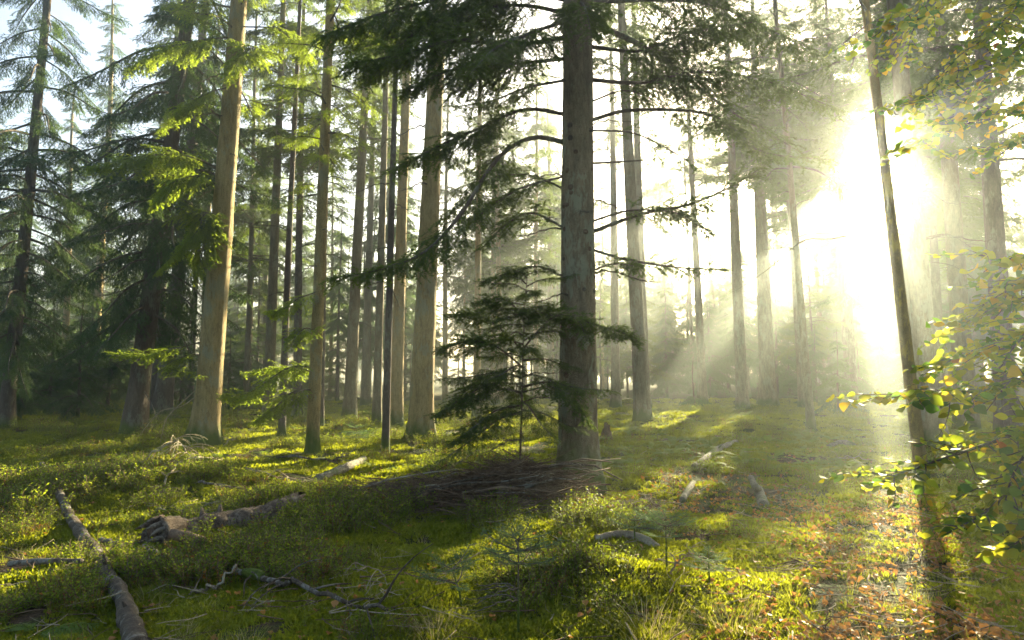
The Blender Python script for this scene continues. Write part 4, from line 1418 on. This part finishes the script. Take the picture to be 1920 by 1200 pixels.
def frond_into(mb, base, az, L, rise, R, mat=0):
    d = Vector((math.cos(az) * math.cos(rise), math.sin(az) * math.cos(rise), math.sin(rise)))
    out_ = Vector((math.cos(az), math.sin(az), 0))
    sd = Vector((-math.sin(az), math.cos(az), 0))
    n = 20
    q = Vector(base)
    pts = [q]
    for k in range(n):
        q = q + d * (L / n)
        d = (d + out_ * .02 - Vector((0, 0, .062))).normalized()
        pts.append(q)
    mb.tube(pts, np.linspace(.0035, .001, n + 1), 3, mat, cap=False)
    for k in range(3, n):
        u = k / n
        pl = L * .30 * math.sin(min(1, (u - .08) / .35) * math.pi / 2) * (1.06 - u) ** .8
        dd = (pts[k + 1] - pts[k]).normalized()
        for g in (-1, 1):
            e = (sd * g + dd * .35 - Vector((0, 0, .12 + R.uniform(-.1, .1)))).normalized()
            wv = dd * (L / n * .42)
            p = pts[k]
            m1 = p + e * pl * .4
            m2 = p + e * pl * .75
            mb.add([p - wv * .6, p + wv * .6, m1 + wv, m2 + wv * .7, p + e * pl, m2 - wv * .6, m1 - wv], [(0, 1, 2, 6), (6, 2, 3, 5)], mat)
            mb.add([m2 + wv * .7, p + e * pl, m2 - wv * .6], [(0, 1, 2)], mat)


def fern_mesh(seed, n=6, L=.5, rise=.9):
    R = random.Random(seed)
    mb = MB()
    for i in range(n):
        frond_into(mb, (0, 0, 0), i * 6.28 / n + R.uniform(-.3, .3), L * R.uniform(.75, 1.1), rise * R.uniform(.6, 1.1), R)
    return mb.mesh('fern', [M['fern']])


def litter_mesh(seed, mat):
    R = random.Random(seed)
    v, f = leaf_data(.055, .055, R)
    v = v.copy()
    v[:, 0] -= .027
    v[:, 2] *= 2.0
    mb = MB()
    mb.add(v, f)
    return mb.mesh('fallen_leaf', [M[mat]])


def twiglet(seed):
    R = random.Random(seed)
    mb = MB()
    q = Vector((-.15, 0, .006))
    d = Vector((1, 0, 0))
    pts = [q]
    for k in range(5):
        q = q + d * .06
        d = (d + Vector((0, R.gauss(0, .2), R.gauss(0, .08)))).normalized()
        pts.append(q)
    mb.tube(pts, np.linspace(.004, .0015, 6), 4, 0)
    mb.tube([pts[2], pts[2] + Vector((.05, .05, .02)), pts[2] + Vector((.11, .07, .03))], [.002, .0015, .001], 3, 0)
    return mb.mesh('twig_piece', [M['twig'] if seed % 3 else M['pale_twig']])


SRC_MOSS = [moss_tuft(s) for s in range(4)]
SRC_BIL = [bilberry(0, .21), bilberry(1, .15), bilberry(2, .18), bilberry(3, .12), bilberry(9, .17, .5)]
SRC_GRASS = [grass_tuft(s, 22, .20, 'grass') for s in range(3)] + [grass_tuft(7, 18, .18, 'straw')]
SRC_LIT = [litter_mesh(s, 'litter' if s < 3 else 'litter_y') for s in range(5)]
SRC_TWIG = [twiglet(s) for s in range(4)]
SRC_FERN = [fern_mesh(s) for s in range(3)]


KEEP = [(g.x, g.y, r) for g, r in ((G(972, 1196), .34), (G(868, 1140), .26), (G(1250, 1078), .28), (G(1190, 1020), .28), (G(668, 835), .4), (G(1330, 1100), .22), (G(95, 1190), .3))]
for u in range(0, 12):                       # in front of the rotting log and the seedlings the plants stay low
    for g in (G(292 + 20 * u, 1040 - 5 * u), G(300 + 22 * u, 1052 - 6 * u)):
        KEEP.append((g.x, g.y, .16))

# ------------------------------------------------------------------ fallen wood


def noisy_tube(mb, P, R, sides, seed, amp=.1, freq=6., mat=0, jag=0.0):
    """a trunk with uneven girth; JAG makes the far end splinter"""
    n = len(P)
    base = mb.n
    mb.tube(P, R, sides, mat, cap=True)
    V = mb.v[-1]
    P = [Vector(p) for p in P]
    for i in range(n):
        for j in range(sides):
            k = i * sides + j
            v = Vector(V[k].tolist())
            d = v - P[i]
            q = 1 + amp * mnoise.noise(v * freq + Vector((seed, 0, 0))) + amp * .6 * mnoise.noise(v * freq * 3)
            w_ = P[i] + d * q
            if jag and i in (0, n - 1):
                ax = (P[0] - P[1]).normalized() if i == 0 else (P[-1] - P[-2]).normalized()
                w_ = w_ + ax * (jag * (mnoise.noise(v * 25) + .2))
            V[k] = w_
    mb.v[-1] = V


def gpath(pts):
    """points near the ground rest on it; raised points (lift of 0.09 m or more) keep the depth between the ends"""
    ya, yb = G(*pts[0][:2]).y, G(*pts[-1][:2]).y
    if pts[-1][2] > .13:
        yb = ya + (.8 if pts[-1][2] < .15 else 0)
    out_ = []
    for i, (px, py, lift) in enumerate(pts):
        if lift < .09 or i == 0:
            out_.append(G(px, py) + Vector((0, 0, lift)))
        else:
            p = at(px, py, ya + (yb - ya) * i / (len(pts) - 1))
            p.z = max(p.z, ground_h(p.x, p.y) + .03)
            out_.append(p)
    return out_


def log(name, label, cat, pts, r0, r1, mat, seed, sides=16, n=34, amp=.1, stubs=(), group='fallen logs', jag=.03):
    P = crom(gpath(pts), n)
    KEEP.extend((p.x, p.y, r0 + .10) for p in P[::3])
    b = P[0].copy()
    root = empty(name, b)
    tag(root, label, cat, group)
    mb = MB()
    noisy_tube(mb, [p - b for p in P], np.linspace(r0, r1, n), sides, seed, amp, jag=jag)
    mb.build('bark', M[mat], root)
    R = random.Random(seed)
    for u, L, r in stubs:
        i = int(u * (n - 1))
        p = P[i] - b
        t = (P[min(i + 1, n - 1)] - P[max(i - 1, 0)]).normalized()
        s = t.cross(Vector((0, 0, 1))).normalized()
        d = (Vector((0, 0, 1)) * R.uniform(.4, 1) + s * R.uniform(-1, 1) + t * R.uniform(-.3, .5)).normalized()
        m2 = MB()
        noisy_tube(m2, [p, p + d * L * .5, p + d * L + Vector((0, 0, -.02))], [r, r * .8, r * .35], 8, seed + i, .15, jag=.015)
        m2.build('branch_stub', M[mat], root)
    return root


log('fallen_log', 'long lichen-spotted log lying diagonally through the moss at left', 'log',
    [(78, 878, .055), (108, 925, .055), (135, 985, .055), (178, 1045, .055), (203, 1095, .06), (230, 1140, .06), (246, 1195, .06), (258, 1240, .06)], .046, .066, 'log', 3, n=60, amp=.3, stubs=((.55, .16, .02), (.8, .12, .018)))
rl = log('rotten_log', 'thick rotting log with hollow broken end and upright knots', 'log',
         [(292, 1022, .12), (350, 1005, .13), (420, 985, .13), (500, 965, .11), (560, 950, .05)], .16, .11, 'rot', 8, sides=22, n=40, amp=.3, jag=.13,
         stubs=((.10, .16, .045), (.30, .20, .05), (.38, .24, .04), (.47, .22, .05), (.22, .14, .04)))
# a solid dark disc for the hollow's shade at its broken end and a torn flap of bark
m2 = MB()
e0 = G(292, 1022) + Vector((0, 0, .12)) - rl.location
ed = (G(292, 1022) - G(350, 1005)).normalized()
m2.tube([e0 + ed * .045, e0 + ed * .04, e0 + ed * .005], [.10, .075, .05], 14, 0)
m2.build('hollow_end', M['twig'], rl)
RS = random.Random(4)
for k in range(9):                                  # splintered wood round the dark disc
    a = k * .7 + RS.uniform(-.2, .2)
    sx = ed.cross(Vector((0, 0, 1))).normalized()
    rim = e0 + (sx * math.cos(a) + Vector((0, 0, 1)) * math.sin(a)) * .13
    m2 = MB()
    noisy_tube(m2, [rim - ed * .08, rim + ed * RS.uniform(.02, .06), rim + ed * RS.uniform(.08, .18) + Vector((RS.gauss(0, .02), 0, RS.gauss(0, .02)))], [.035, .026, .004], 6, k, .25)
    m2.build('splinter', M['rot'], rl)
m2 = MB()
m2.tube([e0 + Vector((.2, -.12, .02)), e0 + Vector((.36, -.10, -.02)), e0 + Vector((.52, -.05, -.06))], [.05, .06, .03], 7, 0)
m2.build('bark_flap', M['twig'], rl)
log('broken_log', 'short broken log with peeling pale bark below the slim spruce', 'log', [(598, 908, .06), (630, 893, .07), (660, 880, .07), (682, 868, .06)], .075, .06, 'birch', 12, amp=.2, stubs=((.5, .12, .02), (.8, .14, .02)))
log('pale_log', 'pale mottled log lying away into the glade right of the thickest fir', 'log', [(1300, 882, .06), (1325, 866, .07), (1350, 848, .08), (1380, 834, .06)], .055, .06, 'birch', 14, amp=.15, stubs=((.6, .2, .02),))
log('pale_log', 'short pale log end in front of the mottled log', 'log', [(1280, 945, .05), (1290, 928, .06), (1300, 910, .03)], .042, .04, 'birch', 15, amp=.15)
log('leaning_stump', 'short greenish barkless stump tilting out of the leaf litter', 'stump', [(1432, 950, .0), (1424, 930, .06), (1416, 912, .10), (1408, 895, .14)], .07, .035, 'birch', 16, amp=.12, jag=.02, group='stumps')
log('half_buried_log', 'weathered log half sunk in moss beyond the near saplings', 'log', [(1118, 1014, .03), (1160, 1012, .05), (1200, 1018, .05), (1230, 1030, .02)], .035, .04, 'dead', 17, amp=.15)
log('far_log', 'small pale log in the shade under the sunbeams', 'log', [(1555, 842, .05), (1580, 838, .07), (1600, 835, .06)], .06, .05, 'birch', 18, amp=.15)
log('thin_log', 'thin dark log lying level at the left edge of the moss', 'log', [(18, 1068, .05), (80, 1066, .06), (152, 1064, .05)], .028, .024, 'log', 19, amp=.15)
log('broken_stump', 'dark jagged stump just right of the thickest fir', 'stump', [(1137, 828, -.05), (1136, 815, .12), (1138, 800, .3)], .16, .07, 'twig', 20, amp=.35, jag=.14, group='stumps', stubs=((.4, .35, .05), (.5, .3, .05)))


def stick(name, label, pts, r0, r1, mat, seed, twigs=0, tl=.3, group='fallen branches', moss=None, hang=-.1):
    P = gpath(pts)
    b = P[0].copy()
    root = empty(name, b)
    tag(root, label, 'branch', group)
    mb = MB()
    C = crom([p - b for p in P], 24)
    KEEP.extend((p.x + b.x, p.y + b.y, .09 if r0 < .01 else .13) for p in C[::2])
    for i in range(24):
        C[i] = C[i] + Vector((mnoise.noise(Vector((i * .4, seed, 0))), mnoise.noise(Vector((i * .4, seed, 4))), mnoise.noise(Vector((i * .4, seed, 8))))) * (.05 if twigs else .01)
    mb.tube(C, np.linspace(r0, r1, 24), 7, 0)
    mb.build('stem', M[mat], root)
    R = random.Random(seed)
    for k in range(twigs):
        i = R.randint(3, 22)
        d = (C[i] - C[i - 1]).normalized()
        s = d.cross(Vector((0, 0, 1))).normalized()
        dd = (d * R.uniform(.2, .9) + s * R.choice((-1, 1)) * R.uniform(.4, 1) + Vector((0, 0, R.uniform(-.1, .6)))).normalized()
        L = tl * R.uniform(.5, 1.3)
        mb = MB()
        q = C[i]
        pts2 = [q]
        for _ in range(7):
            q = q + dd * (L / 7)
            dd = (dd + Vector((R.gauss(0, .12), R.gauss(0, .12), R.gauss(hang, .08)))).normalized()
            pts2.append(q)
        mb.tube(pts2, np.linspace(max(.004, r0 * .4), .0022, 8), 4, 0)
        for j in (3, 5):
            e = (dd + s * R.uniform(-1, 1)).normalized()
            mb.tube([pts2[j], pts2[j] + e * L * .15, pts2[j] + e * L * .3 - Vector((0, 0, .02))], [.0018, .0014, .001], 3, 0)
        mb.build('twig', M[mat], root)
    if moss:
        i0, i1 = moss
        mb = MB()
        noisy_tube(mb, C[i0:i1], [r0 * 1.25] + [r0 * 1.7] * (i1 - i0 - 2) + [r0 * 1.2], 10, seed, .25, 30)
        mb.build('moss_sleeve', M['moss_wood'], root)
    return root


stick('fallen_branch', 'forked dark branch with a sleeve of moss across the shaded foreground', [(438, 1086, .09), (500, 1086, .11), (560, 1096, .11), (640, 1125, .09), (735, 1160, .03)], .024, .012, 'log', 31, 12, .5, moss=(2, 6))
stick('fallen_branch', 'bent bare stick pointing up left of the mossy branch', [(350, 1122, .02), (380, 1118, .05), (410, 1095, .12), (442, 1060, .24)], .016, .007, 'dead', 32, 3, .3)
stick('fallen_branch', 'short grey stick below the rotting log', [(268, 1035, .06), (300, 1050, .05), (332, 1064, .03)], .02, .014, 'dead', 33, 2, .2)
stick('fallen_branch', 'short stub stick leaning beside the diagonal log', [(192, 1022, .05), (210, 1035, .08), (222, 1044, .04)], .024, .016, 'log', 34, 2, .2)
stick('fallen_branch', 'long dark arched branch lying before the pale fir and slim spruce', [(420, 862, .05), (460, 856, .18), (520, 860, .16), (600, 868, .08), (640, 872, .03)], .026, .014, 'log', 35, 12, .6)
stick('fallen_branch', 'dark upturned branch right of the slim spruce foot', [(612, 872, .03), (635, 858, .12), (660, 845, .22)], .016, .006, 'log', 36, 4, .3)
stick('fallen_branch', 'dark level branch half hidden in moss behind the rotting log', [(372, 920, .06), (420, 922, .08), (470, 926, .04)], .018, .012, 'log', 37, 4, .3)
stick('fallen_branch', 'bleached curly branch arching over the sunlit moss', [(265, 878, .04), (298, 842, .20), (332, 828, .32), (352, 850, .22), (356, 880, .10)], .017, .006, 'pale_twig', 38, 26, .55, hang=-.22)
stick('fallen_branch', 'bleached spindly branch in front of the pale fir', [(300, 905, .03), (330, 872, .14), (370, 858, .18), (430, 870, .06)], .016, .006, 'pale_twig', 39, 22, .5, hang=-.18)
stick('fallen_branch', 'small hooked dry branch right of the pale fir foot', [(418, 838, .02), (430, 825, .16), (440, 825, .20), (447, 838, .14)], .013, .005, 'pale_twig', 40, 9, .3, hang=-.2)
stick('fallen_branch', 'twisted pale branch lying left of the rotting log knots', [(298, 960, .04), (330, 958, .10), (370, 962, .12), (395, 975, .05)], .018, .007, 'pale_twig', 41, 12, .4)
stick('fallen_branch', 'forked pale branch between rotting log and short broken log', [(460, 890, .10), (500, 905, .12), (520, 912, .12), (570, 905, .03)], .018, .007, 'pale_twig', 42, 14, .4)
stick('fallen_branch', 'dry branch with a curved tip left of the rotting log', [(280, 910, .03), (300, 925, .12), (318, 935, .06)], .015, .006, 'pale_twig', 43, 16, .32, hang=-.2)
stick('fallen_branch', 'lichen-grey stick poking up left of the young fir', [(845, 878, .03), (868, 862, .16), (893, 845, .30)], .018, .008, 'dead', 44, 3, .25)
stick('fallen_branch', 'arched dead branch over the moss below the brush heap', [(640, 1075, .03), (680, 1060, .14), (715, 1075, .14), (735, 1120, .04)], .006, .002, 'dead', 45, 6, .3)
stick('fallen_branch', 'curved dead bough beside the far sapling on the right', [(1260, 1085, .03), (1275, 1045, .14), (1320, 1045, .16), (1365, 1085, .03)], .009, .003, 'dead', 46, 12, .3, hang=-.15)
stick('fallen_branch', 'thin dry stems lying in the leaf litter right of the thickest fir', [(1165, 965, .02), (1185, 945, .10), (1210, 940, .12), (1250, 950, .04)], .007, .003, 'dead', 47, 14, .4)
stick('fallen_branch', 'bare sticks crossing in the shade under the sunbeams', [(1555, 860, .03), (1590, 856, .10), (1640, 868, .03)], .012, .005, 'dead', 48, 8, .5)
stick('upright_twig', 'thin upright reddish twig in the lit moss at the lower right', [(1545, 1200, -.02), (1550, 1165, .12), (1556, 1120, .24)], .005, .002, 'twig', 49, 3, .08, group='upright twigs')
stick('upright_twig', 'thin dark twig standing beside the bright leafy path', [(1735, 1110, -.02), (1733, 1080, .12), (1729, 1050, .30)], .004, .0015, 'twig', 50, 3, .08, group='upright twigs')
stick('upright_twig', 'tiny pale stub standing right of the tilting stump', [(1467, 948, -.02), (1464, 938, .09), (1462, 928, .16)], .012, .006, 'birch', 51, 0, .1, group='upright twigs')

# the heap of cut brushwood against the thickest fir
R = random.Random(55)
hb = G(930, 950)
hb = Vector((hb.x, hb.y + .5, hb.z))
heap = empty('brush_heap', hb)
tag(heap, 'dark heap of dead brushwood piled against the thickest fir', 'brush heap')


def heap_h(x, y):
    """height of the heap over its foot"""
    return .42 * math.exp(-(((x - .45) / .75) ** 2 + (y / .55) ** 2)) + .22 * math.exp(-(((x + .75) / .9) ** 2 + (y / .5) ** 2)) + .08 * math.exp(-(((x + 1.6) / .7) ** 2 + (y / .5) ** 2))


mb = MB()
for i in range(1500):
    x = R.triangular(-2.1, 1.25, .35)
    y = R.gauss(0, .36)
    hh = heap_h(x, y) * R.random() ** .35
    a = R.gauss(0, .85) + (3.14 if R.random() < .5 else 0)
    L = R.uniform(.3, 1.0)
    d = Vector((math.cos(a), math.sin(a) * .8, R.gauss(0, .24)))
    q = Vector((x, y, hh + ground_h(hb.x + x, hb.y + y) - hb.z + .02)) - d * (L * .5)
    pts = [q]
    for k in range(6):
        q = q + d * (L / 6)
        d = (d + Vector((R.gauss(0, .12), R.gauss(0, .12), R.gauss(-.06, .08)))).normalized()
        pts.append(q)
    mb.tube(pts, np.linspace(R.uniform(.003, .006) + (.007 if i % 9 == 0 else 0), .0015, 7), 3, 0, cap=False)
o = mb.build('brushwood', M['twig'], heap)
o['kind'] = 'stuff'
for i in range(34):
    x = R.uniform(-2.0, .6)
    y = R.gauss(-.15, .22)
    a = R.gauss(.25, .45)
    L = R.uniform(.5, 1.5)
    k_ = R.uniform(.35, 1.1)
    d = Vector((math.cos(a), math.sin(a) * .5, R.uniform(-.05, .22)))
    p = Vector((x, y, heap_h(x, y) * .9 + .04))
    mb = MB()
    noisy_tube(mb, [p, p + d * L * .35 + Vector((0, R.gauss(0, .06), R.uniform(0, .09))), p + d * L * .7 + Vector((0, R.gauss(0, .08), R.uniform(-.03, .06))), p + d * L - Vector((0, 0, R.uniform(0, .15)))], [.018 * k_, .016 * k_, .013 * k_, .006 * k_], 7, i, .15)
    mb.build('stick', (M['twig'], M['log'], M['dead'])[i % 3], heap)

RG = random.Random(99)
BASES = [(o[0].location.x, o[0].location.y, .33) for o in TREES.values()]
KG = {}
for x_, y_, r_ in KEEP:
    KG.setdefault((int(x_ // .5), int(y_ // .5)), []).append((x_, y_, r_))


def clear_of_wood(x, y):
    i, j = int(x // .5), int(y // .5)
    return not any((x - a) ** 2 + (y - b) ** 2 < r * r for u in (-1, 0, 1) for v in (-1, 0, 1) for a, b, r in KG.get((i + u, j + v), ()))


def wedge(y0, y1, spread=.86):
    Y = y0 * math.exp(RG.random() * math.log(y1 / y0))
    return RG.uniform(-spread, spread) * Y, Y


def nz(x, y, f, o):
    return mnoise.noise(Vector((x * f, y * f, o)))


def free(x, y):
    return not any((x - a) ** 2 + (y - b) ** 2 < r * r for a, b, r in BASES if abs(x - a) < 1)


def pxof(x, y):
    return 960 + F * x / y


def bare_soil(x, y):
    """worn, needle-strewn ground: under the brush heap, round the pale stump and along the leaf-covered path"""
    px = pxof(x, y)
    v = 0
    v = max(v, 1.15 * math.exp(-(((x - 3.0) / 1.7) ** 2 + ((y - 8.9) / 1.7) ** 2)))
    v = max(v, .9 * math.exp(-(((x - 1.6) / 1.0) ** 2 + ((y - 8.2) / .8) ** 2)))
    v = max(v, math.exp(-(((x + .3) / 1.5) ** 2 + ((y - 8.9) / .7) ** 2)))
    v = max(v, .75 * math.exp(-(((x - .55 * y + .05) / .9) ** 2)) * (1 if y < 11 else 0))
    return v + .35 * nz(x, y, .8, 4.4)


rows = []
for _ in range(30000):
    x, y = wedge(3.2, 40)
    if not free(x, y) or (bare_soil(x, y) > .5 and RG.random() > .15) or nz(x, y, .9, 2.2) < -.38:
        continue
    rows.append((x, y, ground_h(x, y), 0, 0, RG.uniform(0, 6.28), RG.uniform(.7, 1.3) * (max(y, 4) / 5) ** .5, RG.randrange(4)))
scatter('moss', 'low moss cushions covering most of the forest floor', 'moss', rows, SRC_MOSS)

rows = []
for _ in range(22000):
    x, y = wedge(3.2, 34)
    if not free(x, y) or not clear_of_wood(x, y):
        continue
    px = pxof(x, y)
    k = -.14 + 1.9 * nz(x, y, .55, 8.1) + 1.2 * nz(x, y, 1.7, 5.)
    if px > 1230 and y < 9.5:
        k -= .55
    if px < 1000:
        k += .25
    if bare_soil(x, y) > .45:
        k -= .6
    for mx, my, r, mh in MOUNDS[:7]:
        if (x - mx) ** 2 + (y - my) ** 2 < r * r * 1.2:
            k += .5
    if RG.random() > k:
        continue
    rows.append((x, y, ground_h(x, y), RG.gauss(0, .08), RG.gauss(0, .08), RG.uniform(0, 6.28), RG.uniform(.55, 1.1) * (.75 + .55 * min(1, max(0, k))) * (max(y, 5) / 6) ** .25, 4 if RG.random() < .12 else RG.randrange(4)))
scatter('bilberry_undergrowth', 'knee-low bilberry undergrowth with tiny green leaves', 'undergrowth', rows, SRC_BIL)

rows = []
for _ in range(11000):
    x, y = wedge(3.2, 26)
    k = .10 + .6 * max(0, nz(x, y, .7, 31.))
    if free(x, y) and clear_of_wood(x, y) and RG.random() < k:
        rows.append((x, y, ground_h(x, y), 0, 0, RG.uniform(0, 6.28), RG.uniform(.5, 1.1), 3 if RG.random() < .3 else RG.randrange(3)))
scatter('grass', 'thin grass blades growing through the moss', 'grass', rows, SRC_GRASS)

rows = []
for _ in range(34000):
    x, y = wedge(3.2, 16)
    px = pxof(x, y)
    k = .05 + .75 * ss(1180, 1560, px) + (.6 if bare_soil(x, y) > .4 else 0)
    k *= .55 + .8 * nz(x, y, 1.1, 60.)
    if RG.random() < k:
        rows.append((x, y, ground_h(x, y) + RG.uniform(.012, .045), RG.gauss(0, .35), RG.gauss(0, .35), RG.uniform(0, 6.28), RG.uniform(.45, 1.0), RG.choice((0, 1, 2, 0, 1, 2, 3, 4))))
scatter('fallen_leaves', 'brown and orange beech leaves strewn over the sunlit path', 'leaves', rows, SRC_LIT)

rows = []
for _ in range(6500):
    x, y = wedge(3.2, 22)
    if RG.random() < .30 + .6 * max(0, bare_soil(x, y)):
        rows.append((x, y, ground_h(x, y) + RG.uniform(.01, .04), RG.gauss(0, .1), RG.gauss(0, .15), RG.uniform(0, 6.28), RG.uniform(.4, 1.5), RG.randrange(4)))
scatter('twig_litter', 'small broken twigs littering the ground', 'litter', rows, SRC_TWIG)

rows = []
for _ in range(1700):
    x, y = wedge(11, 34, .8)
    px = pxof(x, y)
    k = (.25 + .9 * max(0, nz(x, y, .35, 71.))) if px > 1120 and y > 11.5 else .35 * max(0, nz(x, y, .3, 70.)) + .05
    if free(x, y) and RG.random() < k:
        rows.append((x, y, ground_h(x, y), 0, 0, RG.uniform(0, 6.28), RG.uniform(.35, 1.1), RG.randrange(3)))
scatter('fern_undergrowth', 'pale green ferns spreading under the misty trees', 'ferns', rows, SRC_FERN)
# ------------------------------------------------------------------ small plants one can point to


def sapling(label, px, py, H, seed, whorls, stem_r=.007, dead_low=0, pale=False, lean=0):
    b = G(px, py)
    root = empty('fir_sapling', b)
    tag(root, label, 'sapling', 'fir saplings on the forest floor')
    mb = MB()
    mb.tube([(0, 0, -.05), (lean * .3 * H, 0, H * .4), (lean * H, .0, H)], [stem_r * 1.2, stem_r, stem_r * .4], 7, 0)
    mb.build('stem', M['bark_dark'], root)
    R = random.Random(seed)
    for (z, n, L, dr) in whorls:
        a0 = R.uniform(0, 6.28)
        for i in range(n):
            az = a0 + i * 6.283 / n + R.uniform(-.3, .3)
            s = L * R.uniform(.75, 1.15) / .8
            link('branch', R.choice(LIB['sap']), root, (lean * z * H, 0, z * H), (0, math.radians(dr + R.uniform(-8, 8)), az), (s, s, s))
    for i in range(dead_low):
        az = math.pi + R.uniform(-.9, .9)
        s = H * R.uniform(.5, .75) / 1.6
        o = link('dead_branch', R.choice(LIB['dead']), root, (0, 0, H * R.uniform(.25, .55)), (0, R.uniform(-.3, 0), az), (s, s, s))
    return root


sapling('flat-topped fir sapling with bare lower twigs at the front centre', 972, 1196, .58, 1, ((.98, 5, .20, -8), (.86, 5, .27, -4), (.74, 4, .24, 0)), dead_low=5)
sapling('low fir shoot sprawling left of the flat-topped sapling', 868, 1140, .26, 2, ((.95, 4, .24, -5), (.6, 3, .26, 0)), lean=-.3)
sapling('small blue-green fir sapling behind the curved dead bough', 1250, 1078, .42, 3, ((.98, 5, .16, -8), (.85, 5, .22, -4), (.66, 3, .16, 0)))
sapling('fir seedling with pale flat sprays beside the half-sunk log', 1190, 1020, .22, 4, ((.95, 5, .22, -4), (.7, 4, .26, 2)))
sapling('fir seedling in the shade under the hummock\'s right side', 1330, 1100, .20, 5, ((.95, 5, .18, -4), (.6, 4, .2, 2)))
sapling('fir seedling in the bright moss left of the golden-barked fir', 668, 835, .40, 6, ((.95, 5, .26, -4), (.7, 5, .4, 4), (.45, 4, .42, 6)))
sapling('fir seedling glowing in front of the misty firs', 1480, 690 + 75, .9, 7, ((.95, 5, .3, -4), (.75, 5, .5, 4), (.5, 5, .6, 6)))


def fern(label, px, py, L, n, seed, rise=.8, azs=None):
    b = G(px, py)
    root = empty('fern', b)
    tag(root, label, 'fern', 'ferns')
    R = random.Random(seed)
    for i in range(n):
        mb = MB()
        az = azs[i] if azs else i * 6.28 / n + R.uniform(-.3, .3)
        frond_into(mb, (0, 0, .02), az, L * R.uniform(.8, 1.1), rise * R.uniform(.7, 1.1), R)
        mb.build('frond', M['fern'], root)


fern('bright green fern frond in the bottom left corner', 70, 1196, .50, 4, 1, .42, (.05, .45, -.35, 2.7))
fern('small fern at the foot of the golden-barked fir', 690, 815, .6, 6, 2)
fern('bright fern by the slim reddish spruce', 640, 822, .55, 6, 3)
fern('fern arching in the mist below the moss-streaked fir', 1180, 815, .6, 7, 4)

for i, (lab, px, py, s) in enumerate((('dry straw-coloured grass clump at the bottom edge, right of centre', 1225, 1190, 1.5), ('pale grass clump right of the straw-coloured one', 1390, 1185, 1.3), ('flattened straw-coloured tuft at the bottom, left of the flat-topped sapling', 835, 1195, 1.1))):
    b = G(px, py)
    root = empty('grass_clump', b)
    tag(root, lab, 'grass clump', 'dry grass clumps')
    for k in range(3):
        link('grass_tuft', grass_tuft(70 + i * 5 + k, 70, .22, 'straw' if k < 2 else 'grass', .11), root, (RG.uniform(-.08, .08), RG.uniform(-.08, .08), 0), (0, 0, k), (s, s, s * .75))

# bushy bilberries that stand out of the undergrowth
for i, (lab, px, py, h, w_) in enumerate((('tall sunlit bilberry bush catching the light behind the diagonal log', 225, 905, .42, .30), ('bilberry bush on the mound at the left edge', 55, 945, .36, .32), ('low bilberry bush just right of the diagonal log', 160, 925, .30, .30),
                                           ('rounded bilberry hummock with straw on top in the centre foreground', 1130, 1095, .26, .36), ('bilberry bush in front of the bleached curly branch', 300, 915, .30, .34), ('shaded bilberry bush right of the rotting log', 560, 1010, .28, .34),
                                           ('pale leafy bilberry bush between brush heap and short broken log', 500, 945, .30, .28))):
    b = G(px, py)
    root = empty('bilberry_bush', b)
    tag(root, lab, 'bush', 'bilberry bushes')
    R = random.Random(i)
    for k in range(14):
        a, r = R.uniform(0, 6.28), w_ * math.sqrt(R.random())
        x, y = r * math.cos(a), r * math.sin(a)
        s = h / .20 * R.uniform(.7, 1.05) * (1 - .4 * (r / w_) ** 2)
        link('sprig', R.choice(SRC_BIL[:4]), root, (x, y, ground_h(b.x + x, b.y + y) - b.z), (R.gauss(0, .12), R.gauss(0, .12), R.uniform(0, 6.28)), (s, s, s))
